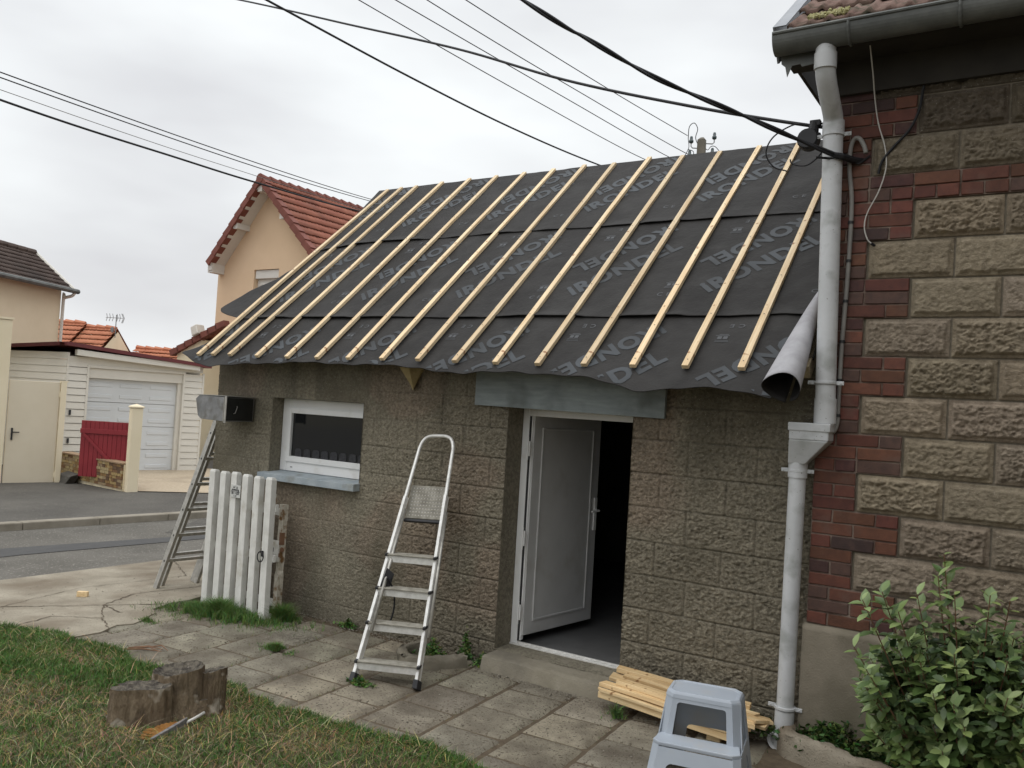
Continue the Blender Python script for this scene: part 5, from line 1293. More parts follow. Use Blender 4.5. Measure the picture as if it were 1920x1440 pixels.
# --- shrub
sh = empty('shrub', (2.05, -.62, .05), 'bushy green shrub with oval leaves growing before the house plinth', 'shrub')
BC = Vector((2.08, -.88, .67))
tips = []; stems = MB()
for q in range(330):
    a = random.uniform(0, 2*math.pi); el = math.asin(random.uniform(-.75, 1))
    rr3 = random.uniform(.55, 1.0)
    d3 = Vector((math.cos(a)*math.cos(el)*.50, math.sin(a)*math.cos(el)*.42, math.sin(el)*.36))*rr3
    tp = BC+d3
    tips.append((tp, d3.normalized()))
for (x, y, z) in ((1.945, -1.0, 1.31), (1.93, -1.05, 1.22), (1.66, -1.22, 1.10), (1.73, -1.18, 1.14), (1.64, -1.25, .90), (1.66, -1.2, .76), (2.13, -1.1, 1.18), (2.2, -1.05, 1.16), (1.86, -1.12, 1.14), (2.3, -1.0, 1.12), (1.8, -1.2, 1.07), (1.7, -1.3, .83), (2.0, -1.1, 1.16)): tips.append((Vector((x, y, z)), Vector((x-2.08, y+.88, z-.6)).normalized()))
LV = []; LF = []; LC = []
def leaf(p, ax, nrm, L, W, col):
    ax = ax.normalized(); nrm = (nrm-ax*nrm.dot(ax)).normalized(); sd_ = ax.cross(nrm); b = len(LV)
    prof = [(0, 0), (.2, .62), (.45, 1.0), (.72, .78), (1.0, 0)]
    cup = random.uniform(.1, .35); bend = random.uniform(-.25, .1)
    ctr = []; 
    for (t, w_) in prof:
        c = p+ax*L*t+nrm*(bend*L*t*t)
        ctr.append(c); LV.append(c); LV.append(c+sd_*W*w_*.5+nrm*W*w_*cup*.5); LV.append(c-sd_*W*w_*.5+nrm*W*w_*cup*.5)
        for _ in range(3): LC.append(col)
    for k in range(4):
        i = b+k*3; LF.append((i, i+3, i+4, i+1)); LF.append((i, i+2, i+5, i+3))
for (tp, d3) in tips:
    root = Vector((2.05, -.66, .12)); midp = root.lerp(tp, .55)+Vector((0, 0, -.05)); 
    stems.tube([root.lerp(midp, .3), midp, tp], [.006, .004, .002], 5, cap=False)
    nl = random.randint(9, 16)
    young = random.random() < .35
    for k in range(nl):
        t = 1-k*.032*random.uniform(.8, 1.2)*9/nl*1.5
        p = midp.lerp(tp, max(0, t)); dirn = (tp-midp).normalized()
        a = k*2.4+random.uniform(-.4, .4); o1 = dirn.orthogonal().normalized(); o2 = dirn.cross(o1)
        out_ = o1*math.cos(a)+o2*math.sin(a)
        ax = (out_*1.0+dirn*random.uniform(.2, .9)+Vector((0, 0, random.uniform(-.25, .25)))).normalized()
        nr_ = (dirn*.6+Vector((0, 0, 1))*random.uniform(.4, 1.3)+d3*.4)
        L = random.uniform(.045, .1)*(1 if k > 2 else .7); W = L*random.uniform(.42, .56)
        u_ = random.random()
        if k < 3 and young: col = (.15+.05*u_, .20+.05*u_, .075)
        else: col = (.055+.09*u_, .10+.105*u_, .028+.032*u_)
        if random.random() < .2: col = (.22, .29, .11)
        leaf(p, ax, nr_, L, W, col)
for q in range(2600):     # inner leaves
    a = random.uniform(0, 2*math.pi); el = math.asin(random.uniform(-1, 1)); rr3 = random.uniform(.2, .93)
    p = BC+Vector((math.cos(a)*math.cos(el)*.50, math.sin(a)*math.cos(el)*.41, math.sin(el)*.40))*rr3
    ax = Vector((random.gauss(0, 1), random.gauss(0, 1), random.gauss(0, .5))); u_ = random.random()
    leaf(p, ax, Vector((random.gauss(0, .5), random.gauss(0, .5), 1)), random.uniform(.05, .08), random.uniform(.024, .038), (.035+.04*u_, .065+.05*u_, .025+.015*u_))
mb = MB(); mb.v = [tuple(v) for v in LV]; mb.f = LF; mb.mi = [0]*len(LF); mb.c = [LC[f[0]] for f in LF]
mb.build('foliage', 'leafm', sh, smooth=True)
stems.build('stems', 'twig', sh)

# ================================================================== ACROSS THE STREET
def PL2(P, dr):
    e = Vector((dr[0], dr[1], 0)).normalized(); n_ = Vector((e.y, -e.x, 0))   # n_ points to the viewer's side (+x)
    return lambda a, b, d=0: Vector((P[0], P[1], 0))+e*a+n_*d+Vector((0, 0, b))
# --- garage
gar = empty('garage', (-16.4, 6.9, -.3), 'white clad garage with a sectional door and dark red roof edge across the street', 'garage')
GA = PL2((-15.798, 7.95), (.24, .97))
def quad(mb, P, a0, a1, b0, b1, d, mi=0): mb.add([P(a0, b0, d), P(a1, b0, d), P(a1, b1, d), P(a0, b1, d)], [(0, 1, 2, 3)], mi)
def obox(mb, P, a0, a1, b0, b1, d0, d1, mi=0, col=None):
    mb.hexa([P(a0, b0, d0), P(a1, b0, d0), P(a1, b0, d1), P(a0, b0, d1)], [P(a0, b1, d0), P(a1, b1, d0), P(a1, b1, d1), P(a0, b1, d1)], mi, col)
zr = lambda a: 2.58+(a+2.54)*(2.31-2.58)/3.19
mb = MB(); n = 0
b = -.24
while b < 2.3:      # lap siding either side of the door
    for (a0, a1) in ((-2.50, -2.11), (.165, .60)):
        t = min(b+.152, zr(a0)-.25, zr(a1)-.18)
        mb.hexa([GA(a0, b+.006, 0), GA(a1, b+.006, 0), GA(a1, b+.006, .022), GA(a0, b+.006, .022)], [GA(a0, t, 0), GA(a1, t, 0), GA(a1, t, .008), GA(a0, t, .008)])
    b += .16
obox(mb, GA, -2.54, -2.50, -.26, zr(-2.5)-.1, -.01, .026); obox(mb, GA, .60, .645, -.26, zr(.6)-.1, -.01, .026)
obox(mb, GA, -2.5, .6, 2.22, 2.40, -.02, .012)
mb.build('wall', 'siding', gar)
mb = MB()
obox(mb, GA, -2.11, -2.06, -.28, 2.22, -.12, .028); obox(mb, GA, .115, .165, -.28, 2.22, -.12, .028); obox(mb, GA, -2.06, .115, 2.16, 2.22, -.12, .028)
obox(mb, GA, -2.06, .115, 1.93, 2.158, -.14, -.02); obox(mb, GA, .02, .113, -.28, 1.93, -.14, -.05)
mb.build('door_surround', 'siding', gar, bevel=.004)
mb = MB(); Gd = lambda a, b, d=0: GA(a, b, d-.13)
for r in range(4):
    b0 = -.26+r*.548; obox(mb, Gd, -2.06, .02, b0+.004, b0+.542, -.03, 0)
    for c_ in range(3):
        a0 = -2.02+c_*.70
        for bb_ in (b0+.10, b0+.36): obox(mb, Gd, a0, a0+.52, bb_, bb_+.085, 0, .012)
gd_ = mb.build('garage_door', 'gdoor', gar, bevel=.006)
# side wall, going back from the front's left corner
SWd = Vector((-18.471+16.40, 5.335-5.484, 0)).normalized(); SW = lambda a, b, d=0: GA(-2.53, 0, 0)+SWd*a+Vector((0, 0, b))+Vector((SWd.y, -SWd.x, 0))*(-d)
mb = MB(); b = -.24
while b < 2.4:
    mb.hexa([SW(0, b+.004, 0), SW(4, b+.004, 0), SW(4, b+.004, .022), SW(0, b+.004, .022)], [SW(0, b+.16, 0), SW(4, b+.16, 0), SW(4, b+.16, .008), SW(0, b+.16, .008)]); b += .16
mb.build('side_cladding', 'siding', gar)
mb = MB()   # fascia board
mb.hexa([GA(-2.40, 2.42, .02), GA(.45, 2.27, .02), GA(.45, 2.27, .2), GA(-2.40, 2.42, .2)], [GA(-2.40, 2.555, .02), GA(.45, 2.40, .02), GA(.45, 2.40, .2), GA(-2.40, 2.555, .2)])
mb.build('fascia', 'siding', gar, bevel=.01)
mb = MB()
def roofp(a, d): return GA(a, 2.62+(a+2.54)*(2.36-2.62)/3.19-.0*d, d)
mb.add([roofp(-2.62, .24), roofp(.72, .24), roofp(.72, -6), roofp(-2.62, -6), roofp(-2.62, .24)+Vector((0, 0, .085)), roofp(.72, .24)+Vector((0, 0, .085)), roofp(.72, -6)+Vector((0, 0, .085)), roofp(-2.62, -6)+Vector((0, 0, .085))], [(3, 2, 1, 0), (4, 5, 6, 7), (0, 1, 5, 4), (1, 2, 6, 5), (2, 3, 7, 6), (3, 0, 4, 7)])
vs = [roofp(-2.62, .24), roofp(-2.62, -6), SW(4.2, 2.44, -6), SW(4.2, 2.44, .25)]; vs[0] = SW(-.05, 2.615, .25); mb.add(vs+[v+Vector((0, 0, .085)) for v in vs], [(0, 1, 2, 3), (7, 6, 5, 4), (3, 0, 4, 7), (2, 3, 7, 6), (0, 4, 7, 3)])
mb.build('roof', 'maroon', gar)
mb = MB(); obox(mb, GA, -2.49, .62, -.3, 2.25, -6, -.2); mb.build('rear_wall', 'siding', gar)
mb = MB()
for zz in (.62, -.02):
    obox(mb, GA, -2.44, -2.40, zz+.45, zz+.56, .02, .06)
mb.build('wall_switch', 'black', gar)
# --- cream wall, door and tall pier at the left
CW = PL2((-14.467, 3.816), (.3, .95))
cw = empty('garden_wall', (-14.9, 2.5, -.28), 'tall cream rendered garden wall at the left edge across the street', 'wall')
mb = MB(); obox(mb, CW, -5, -.497, -.35, 2.94, -.25, .03); mb.build('wall_panel', 'cream', cw, bevel=.01)
mb = MB(); obox(mb, CW, -5.03, -.477, 2.945, 2.985, -.28, .05); mb.build('coping', 'cream', cw)
gd = empty('garden_door', CW(0, -.28), 'cream metal garden door with a dark handle set between cream posts', 'door')
mb = MB(); obox(mb, CW, -.47, .415, -.265, 1.79, -.05, -.01); mb.build('panel', 'creamdoor', gd, bevel=.006)
mb = MB(); obox(mb, CW, -.385, -.355, .63, .86, -.01, .012); obox(mb, CW, -.375, -.25, .77, .79, .03, .045); obox(mb, CW, -.378, -.362, .77, .79, .0, .045); mb.build('handle', 'black', gd)
mb = MB(); obox(mb, CW, .425, .53, -.35, 1.80, -.12, .03); mb.build('post', 'cream', gd, bevel=.01)
mb = MB()
for b in (1.55, -.05): mb.tube([CW(.42, b-.05, .0), CW(.42, b+.06, .0)], .016, 8)
obox(mb, CW, .4, .55, 1.80, 1.825, -.01, .03)
mb.build('hinge', 'cream', gd)
# --- low wall with facing tiles and pillar
dr_ = (2.691, -.342); LWf = lambda a, b, d=0: Vector((-14.905, 4.664, 0))+Vector((dr_[0], dr_[1], 0)).normalized()*a+Vector((dr_[1], -dr_[0], 0)).normalized()*d+Vector((0, 0, b))
lw = empty('low_wall', LWf(1.4, -.26), 'low cream wall faced with mixed brown tiles in front of the garage', 'wall')
mb = MB(); obox(mb, LWf, -.02, 2.72, -.36, .33, -.18, 0); mb.build('wall_panel', 'cream', lw)
mb = MB(); tl = [(.38, .27, .12), (.28, .17, .07), (.2, .11, .055), (.42, .33, .18), (.3, .22, .13), (.14, .085, .05)]
r = 0; b = -.13
while b < .33:
    a = -.02+random.uniform(-.08, 0)
    while a < 2.72:
        L = random.uniform(.09, .2); obox(mb, LWf, max(a, -.02)+.003, min(a+L, 2.72)-.003, b+.003, b+.055, 0, .02+random.uniform(0, .012), 0, random.choice(tl)); a += L
    b += .058
mb.build('tile_facing', 'claytile', lw)
mb = MB(); obox(mb, LWf, -.03, 2.72, .335, .36, -.2, .045, 0, (.3, .2, .12)); mb.build('coping', 'claytile', lw)
for f_ in lw.children:
    pass
pil = MB(); PLw = PL2((-12.03, 4.41), (.24, .97))
obox(pil, PLw, -.10, .10, -.34, 1.40, -.16, .0)
p_ = [PLw(-.118, 1.401, -.178), PLw(.118, 1.401, -.178), PLw(.118, 1.401, .018), PLw(-.118, 1.401, .018)]; ap = PLw(0, 1.48, -.08)
pil.add(p_+[v+Vector((0, 0, .03)) for v in p_]+[ap], [(3, 2, 1, 0), (0, 1, 5, 4), (1, 2, 6, 5), (2, 3, 7, 6), (3, 0, 4, 7), (4, 5, 8), (5, 6, 8), (6, 7, 8), (7, 4, 8)])
tag(pil.build('gate_pillar', 'cream', bevel=.012), 'square cream gate pillar with a pointed cap at the end of the low tiled wall', 'pillar')
RGd = (Vector((-12.6, 4.80, 0))-Vector((-13.55, 4.235, 0))); RGf = lambda a, b, d=0: Vector((-13.55, 4.235, 0))+RGd.normalized()*a+Vector((RGd.y, -RGd.x, 0)).normalized()*d+Vector((0, 0, b))
rg = empty('red_gate', RGf(.5, -.25), 'dark red wooden board gate standing open behind the low tiled wall', 'gate')
mb = MB(); a = 0
while a < 1.12: obox(mb, RGf, a+.003, a+.088, .0, 1.085, -.03, 0); a += .09
mb.build('boards', 'redwood', rg, bevel=.004)
mb = MB(); obox(mb, RGf, 0.0, 1.14, .84, .93, .0, .028); mb.build('rail', 'redwood', rg, bevel=.004)
mb = MB(); p0_ = RGf(.05, .84, .015); p1_ = RGf(.75, .2, .015); T = frame(p0_, p1_-p0_, (0, 0, 1), (p1_-p0_).cross(Vector((0, 0, 1)))); mb.box((0, -.04, -.01), ((p1_-p0_).length, .04, .01), T=T); mb.build('brace', 'redwood', rg, bevel=.004)
mb = MB(); vs = [LWf(.55, -.27, .3), LWf(.95, -.27, .34), LWf(.92, -.27, .12), LWf(.6, -.27, .06)]
mb.add([Vector(v) for v in vs]+[LWf(.35, -.06, .22), LWf(1.1, -.04, .26), LWf(1.05, -.0, .05), LWf(.45, .01, .02)], [(0, 1, 2, 3), (4, 5, 6, 7), (0, 1, 5, 4), (1, 2, 6, 5), (2, 3, 7, 6), (3, 0, 4, 7)])
tag(mb.build('dark_stone', 'asphalt2', bevel=.02), 'dark broken concrete lump at the foot of the low tiled wall', 'stone')
# --- orange house
oh = empty('gabled_house', (-18.1, 14, -.3), 'tall orange rendered house with a steep red tiled gable behind the garage', 'house')
YG = 12.0
def vp(P, a, b, d): return P(a, b, d)
OG = lambda a, b, d=0: Vector((a, YG+d, b))
mb = MB()
gp = [(-19.79, -.4), (-16.0, -.4), (-16.0, 6.1), (-17.96, 8.13), (-19.79, 5.83)]
gp = 0
wx0, wx1, wz0, wz1 = -18.13, -17.05, 4.2, 5.52
mb.prism([(-19.79, 1.85), (wx0, 1.85), (wx0, 7.36), (-19.79, 5.47)], lambda a, b, d: OG(a, b, d), d0=0, d1=.3)
mb.prism([(wx1, 1.85), (-15.3, 1.85), (-15.3, 5.85), (wx1, 7.55)], lambda a, b, d: OG(a, b, d), d0=0, d1=.3)
mb.prism([(wx0, wz1), (wx1, wz1), (wx1, 7.55), (-17.53, 8.03), (wx0, 7.36)], lambda a, b, d: OG(a, b, d), d0=0, d1=.3)
mb.prism([(wx0, 1.85), (wx1, 1.85), (wx1, wz0), (wx0, wz0)], lambda a, b, d: OG(a, b, d), d0=0, d1=.3)
mb.add([OG(-19.79, 1.85, 0), OG(-19.79, 5.47, 0), OG(-19.79, 5.47, 4), OG(-19.79, 1.85, 4)], [(0, 1, 2, 3)])
mb.add([OG(-15.3, 1.85, 0), OG(-15.3, 5.8, 0), OG(-15.3, 5.8, 4), OG(-15.3, 1.85, 4)], [(3, 2, 1, 0)])
mb.add([OG(-19.79, -.4, 4), OG(-15.3, -.4, 4), OG(-15.3, 5.7, 4), OG(-17.53, 7.95, 4), OG(-19.79, 5.47, 4)], [(4, 3, 2, 1, 0)])
mb.build('wall', 'orange', oh)
mb = MB(); mb.box((-19.8, YG-.015, -.4), (-15.29, YG+4, 1.85)); mb.build('base_wall', 'soffit', oh)
mb = MB(); obox(mb, lambda a, b, d: OG(a, b, d), wx0+.01, wx1-.01, wz0, wz1-.01, .16, .2); wn = mb.build('window', 'shutterw', oh)
mb = MB(); obox(mb, lambda a, b, d: OG(a, b, d), wx0+.02, wx1-.02, wz1-.26, wz1-.012, .05, .158); mb.build('shutter_box', 'shutterw', wn)
mb = MB()
for k in range(12): obox(mb, lambda a, b, d: OG(a, b, d), wx0+.15, wx1-.15, wz0+.08*k, wz0+.08*k+.065, .13, .158)
mb.build('shutter', 'shutterw', wn)
pk = Vector((-17.53, YG-.5, 8.16)); eL = Vector((-19.68, YG-.5, 5.70)); eR = Vector((-15.0, YG-.5, 5.64)); LR = 4.1
for (e_, nm) in ((eL, 0), (eR, 1)):
    dn = (pk-e_); vl = dn.length; dn.normalize(); al = Vector((.04, 1, 0)).normalized(); up = dn.cross(al) if nm == 1 else al.cross(dn)
    if up.z < 0: up = -up
    if nm == 1: tileroof(lambda u, v, h: eR+al*u+dn*v+up*h, LR+.5, vl, .26, .36, .035, .05, 5, oh, 'terra', nu_t=6)
    else: tileroof(lambda u, v, h: eL+al*(LR+.5-u)+dn*v+up*h, LR+.5, vl, .26, .36, .035, .05, 6, oh, 'terra', nu_t=6)
    mb = MB(); mb.add([e_-up*.03, e_+al*(LR+.5)-up*.03, pk+al*(LR+.5)-up*.03, pk-up*.03], [(0, 1, 2, 3)]); mb.add([e_-up*.12, e_+al*(LR+.5)-up*.12, pk+al*(LR+.5)-up*.12, pk-up*.12], [(0, 1, 2, 3)]); mb.build('soffit', 'soffit', oh)
    mb = MB(); q = 0
    while q < vl-.05:      # verge tiles in steps
        q1 = min(q+.38, vl+.02); a = e_+dn*q; b = e_+dn*q1
        mb.hexa([a-al*.05-up*.11, b-al*.05-up*.14, b+al*.16-up*.14, a+al*.16-up*.11], [a-al*.05+up*.085, b-al*.05+up*.045, b+al*.16+up*.045, a+al*.16+up*.085]); q += .36
    mb.build('verge_tiles', 'verge', oh)
mb = MB(); q = -.05
al = Vector((.04, 1, 0)).normalized()
while q < LR+.5: mb.tube([pk+al*q+Vector((0, 0, -.03)), pk+al*(q+.40)+Vector((0, 0, -.06))], [.15, .12], 10); q += .36
mb.tube([pk+al*(LR+.45), pk+al*(LR+.46)+Vector((0, 0, .22))], [.14, .1], 8)
mb.build('ridge_tiles', 'verge', oh)
for (x, z) in ((-19.6, 5.60), (-18.55, 6.82), (-17.56, 7.86), (-16.55, 6.98)):
    mb = MB(); mb.box((x-.09, YG-.48, z-.11), (x+.09, YG, z+.06)); mb.build('purlin_end', 'soffit', oh)
mb = MB(); mb.hexa([OG(-19.72, 5.42, -.45), OG(-19.5, 5.42, -.45), OG(-19.6, 5.42, 4), OG(-19.72, 5.42, 4)], [OG(-19.72, 5.62, -.45), OG(-19.5, 5.70, -.45), OG(-19.6, 5.70, 4), OG(-19.72, 5.62, 4)]); mb.build('eave_box', 'soffit', oh)
# --- small annex roof beside it
an = empty('annex', (-20.0, 12.5, -.3), 'small annex with a cream gable and red tiled verge left of the orange house', 'building')
e0 = Vector((-20.55, 11.0, 2.88)); e1 = Vector((-18.3, 11.0, 3.75)); dn = (e1-e0).normalized(); up = Vector((-dn.z, 0, dn.x))
mb = MB(); mb.prism([(-20.3, -.3), (-19.2, -.3), (-19.2, 3.3), (-20.3, 2.9)], lambda a, b, d: (a, 11.1+d, b), d0=0, d1=2); mb.build('wall', 'cream', an)
mb = MB(); q = 0
while q < 2.3:
    a = e0+dn*q; b = e0+dn*(q+.4); mb.hexa([a-up*.1, b-up*.12, b+Vector((0, .2, 0))-up*.12, a+Vector((0, .2, 0))-up*.1], [a+up*.09, b+up*.05, b+Vector((0, .2, 0))+up*.05, a+Vector((0, .2, 0))+up*.09]); q += .37
mb.build('verge_tiles', 'verge', an)
mb = MB(); a = e0+Vector((0, .21, .02)); b = e1+Vector((0, .21, .02)); mb.add([a, b, b+Vector((0, 2.5, 0)), a+Vector((0, 2.5, 0))], [(0, 1, 2, 3)]); mb.build('roof', 'terra', an)
mb = MB(); a = e0+dn*1.25+up*.05; mb.hexa([a-Vector((0, .1, 0)), a+dn*.28-Vector((0, .1, 0)), a+dn*.28+Vector((0, .2, 0)), a+Vector((0, .2, 0))], [a+up*.3-Vector((0, .1, 0)), a+dn*.28+up*.3-Vector((0, .1, 0)), a+dn*.28+up*.3+Vector((0, .2, 0)), a+up*.3+Vector((0, .2, 0))]); mb.build('vent_box', 'siding', an, bevel=.03)
# --- cream house with the brown roof
ch_ = empty('cream_house', (-22.6, 10.4, -.3), 'cream house with a dark brown tiled roof at the far left', 'house')
ee = Vector((-.419, .908, 0)); en = Vector((-.908, -.419, 0))
CHp = lambda a, b, d=0: Vector((-21.505, 8.057, 0))+ee*a+en*d+Vector((0, 0, b))
mb = MB(); obox(mb, CHp, -9, 0, -.4, 4.42, 0, 2.6); mb.build('wall', 'cream', ch_)
def cr_(a, b, d): return CHp(a, 0, d)+Vector((0, 0, b))
sl_ = (5.42-4.40)/1.3; sl_v = Vector((0, 0, sl_))+en; sl_v.normalize(); upv = sl_v.cross(ee); 
if upv.z < 0: upv = -upv
tileroof(lambda u, v, h: CHp(.10, 4.40, -.3)-ee*u+sl_v*v+upv*h, 9.0, 1.66, .24, .21, .03, .035, 8, ch_, 'brown', nu_t=6)
mb = MB(); A_, B_ = CHp(.12, 4.40, -.3), CHp(.12, 5.46, 1.0); A2, B2 = CHp(-9, 4.40, -.3), CHp(-9, 5.46, 1.0); Cc, C2 = CHp(.12, 4.40, 2.9), CHp(-9, 4.40, 2.9)
mb.add([v-Vector((0, 0, .03)) for v in (A_, A2, B2, B_)], [(0, 1, 2, 3)]); mb.add([B_, B2, C2, Cc], [(0, 1, 2, 3)]); mb.build('roof_underside', 'brown', ch_)
mb = MB(); mb.prism([(0, 4.40), (2.6, 4.40), (1.0, 5.42)], lambda a, b, d: CHp(-.002-d, b, a), d0=0, d1=.2); mb.build('gable', 'cream', ch_)
mb = MB(); mb.tube([CHp(.13, 4.42, -.32), CHp(.13, 5.47, 1.0)], .045, 6); mb.build('verge_trim', 'siding', ch_)
mb = MB(); q = .1
while q > -9: mb.tube([CHp(q, 5.47, 1.0), CHp(q-.4, 5.45, 1.0)], [.08, .095], 8); q -= .38
mb.build('ridge_tiles', 'brown', ch_)
mb = MB(); mb.tube([CHp(.2, 4.39, -.38), CHp(-9, 4.39, -.38)], .07, 8); mb.build('gutter', 'zinc', ch_)
mb = MB(); mb.tube(catmull([CHp(.08, 4.34, -.36), CHp(.05, 4.25, -.3), CHp(.03, 4.18, -.1), CHp(.03, 4.05, -.06), CHp(.03, 1.0, -.06)], 5), .045, 8); mb.build('downpipe', 'siding', ch_)
# --- far orange roofed houses
def farhouse(name, R0, R1, w_, zw, label, ridge=.1):
    h = empty(name, ((R0[0]+R1[0])/2, (R0[1]+R1[1])/2, -.4), label, 'house', 'distant orange tiled houses')
    R0, R1 = Vector(R0), Vector(R1); al = (R1-R0); L = al.length; al.normalize(); pn_ = Vector((al.y, -al.x, 0)).normalized()
    if (CAM-R0).dot(pn_) < 0: pn_ = -pn_
    drop = R0.z-zw; dn = (pn_*w_-Vector((0, 0, drop))); vl = dn.length; dn.normalize(); up = al.cross(dn)
    if up.z < 0: up = -up
    E0_ = R0+dn*vl
    tileroof(lambda u, v, hh: E0_+al*u-dn*v+up*hh, L, vl, .3, .36, .04, .06, 9, h, 'terra2', nu_t=5)
    mb = MB(); b0, b1 = R0-pn_*w_-Vector((0, 0, drop)), R1-pn_*w_-Vector((0, 0, drop)); mb.add([R0, R1, b1, b0], [(0, 1, 2, 3)]); mb.build('roof_back', 'terra2', h)
    mb = MB(); f0, f1__ = E0_+pn_*-.2, R1+dn*vl-pn_*.2
    g0, g1 = b0+pn_*.2, b1+pn_*.2
    pts = [f0, f1__, g1, g0]; lo = [Vector((p.x, p.y, -.5)) for p in pts]; mb.hexa(lo, pts); mb.add([f0, g0, R0-Vector((0, 0, .1))], [(0, 1, 2)]); mb.add([f1__, g1, R1-Vector((0, 0, .1))], [(0, 1, 2)]); mb.build('wall', 'cream', h)
    mb = MB(); q = 0
    while q < L-.2: mb.tube([R0+al*q+Vector((0, 0, .03)), R0+al*(q+.42)], [.13, .10], 6); q += .38
    mb.build('ridge_tiles', 'terra2', h); return h
farhouse('tiled_house', (-32.8, 12.65, 4.15), (-30.5, 14.18, 4.16), 3.2, 2.0, 'distant house with a bright orange tiled roof right of the cream house')
h2 = farhouse('tiled_house', (-30.5, 14.20, 4.02), (-29.45, 14.87, 4.02), 3.2, 1.9, 'distant orange tiled house carrying a television aerial')
farhouse('tiled_house', (-30.3, 16.3, 3.36), (-26.5, 18.9, 3.33), 2.0, 2.4, 'low distant orange tiled roof just above the garage roof edge')
ae = empty('aerial', (-28.9, 14.9, 3.9), 'television aerial with curved arms on the distant orange tiled roof', 'aerial')
c = Vector((-29.2, 14.6, 3.95)); lat = Vector((.84, .54, 0)).normalized()
mb = MB(); mb.tube([c-Vector((0, 0, .3)), c+Vector((0, 0, .62))], .018, 6); mb.build('mast', 'galv', ae)
mb = MB(); mb.tube([c+lat*-.42+Vector((0, 0, .5)), c+lat*.12+Vector((0, 0, .5))], .012, 5)
for s in (-.40, -.28, -.16, .02, .12):
    mb.tube([c+lat*s+Vector((0, 0, .36)), c+lat*(s+.04)+Vector((0, 0, .5)), c+lat*s+Vector((0, 0, .66))], .011, 5)
for s in (.22, .26): mb.tube([c+lat*s+Vector((0, 0, .3)), c+lat*(s+.06)+Vector((0, 0, .5)), c+lat*(s-.02)+Vector((0, 0, .68))], .012, 5)
mb.tube([c+Vector((0, 0, .5)), c+lat*.25+Vector((0, 0, .5))], .012, 5); mb.build('antenna_array', 'galv', ae)
mb = MB(); mb.tube([c+lat*-.12+Vector((0, 0, .02)), c+lat*-.16+Vector((0, 0, .02))], [.13, .1], 10); mb.build('dish', 'galv', ae)
# --- utility pole behind the shed
up_ = empty('utility_pole', (-3.43, 10.02, -.05), 'grey utility pole with glass insulators rising behind the shed roof', 'pole')
pc = Vector((-3.435, 10.02, 0))
mb = MB(); mb.hexa([pc+Vector((-.13, -.1, -.3)), pc+Vector((.13, -.1, -.3)), pc+Vector((.13, .1, -.3)), pc+Vector((-.13, .1, -.3))], [pc+Vector((-.07, -.06, 7.11)), pc+Vector((.07, -.06, 7.11)), pc+Vector((.07, .06, 7.11)), pc+Vector((-.07, .06, 7.11))])
mb.add([pc+Vector((-.072, -.06, 7.111)), pc+Vector((.072, -.06, 7.111)), pc+Vector((.072, .06, 7.111)), pc+Vector((-.072, .06, 7.111)), pc+Vector((-.03, 0, 7.17)), pc+Vector((.03, 0, 7.17))], [(0, 1, 5, 4), (2, 3, 4, 5), (1, 2, 5), (3, 0, 4)])
mb.build('post', 'polew', up_, bevel=.01)
lt = Vector((.842, .539, 0))
for (a, z) in ((.235, 7.17), (.21, 6.87), (-.20, 7.07), (-.22, 6.80)):
    p = pc+lt*a+Vector((0, 0, z))
    mb = MB(); s_ = 1 if a > 0 else -1
    mb.tube([pc+lt*.05*s_+Vector((0, 0, z-.12)), pc+lt*(a-.03*s_)+Vector((0, 0, z-.12)), p+Vector((0, 0, -.09)), p], .011, 6); ar = mb.build('bracket_arm', 'galv', up_)
    mb = MB(); mb.tube([p+Vector((0, 0, q)) for q in (-.03, -.01, .03, .035, .07, .10)], [.028, .045, .04, .028, .03, .022], 12); mb.build('insulator', 'insul', ar, smooth=True)
mb = MB()
mb.tube(catmull([pc+lt*-.26+Vector((0, 0, 7.12)), pc+lt*-.25+Vector((0, 0, 7.35)), pc+lt*-.16+Vector((0, 0, 7.43)), pc+lt*-.09+Vector((0, 0, 7.32)), pc+lt*-.12+Vector((0, 0, 7.15)), pc+lt*-.06+Vector((0, 0, 7.0))], 6), .008, 5)
mb.tube(catmull([pc+lt*-.26+Vector((0, 0, 7.12)), pc+lt*-.24+Vector((0, 0, 6.95)), pc+lt*-.3+Vector((0, 0, 6.8)), pc+lt*-.33+Vector((0, 0, 6.6))], 6), .007, 5)
mb.tube(catmull([pc+lt*-.26+Vector((0, 0, 6.92)), pc+lt*-.15+Vector((0, 0, 6.88)), pc+lt*-.17+Vector((0, 0, 6.76)), pc+lt*-.28+Vector((0, 0, 6.72))], 6), .007, 5)
mb.tube(catmull([pc+lt*.05+Vector((0, 0, 6.98)), pc+lt*.12+Vector((0, 0, 6.93)), pc+lt*.18+Vector((0, 0, 7.0)), pc+lt*.26+Vector((0, 0, 7.0)), pc+lt*.36+Vector((0, 0, 6.9))], 6), .007, 5)
mb.build('jumper_wires', 'cable', up_)
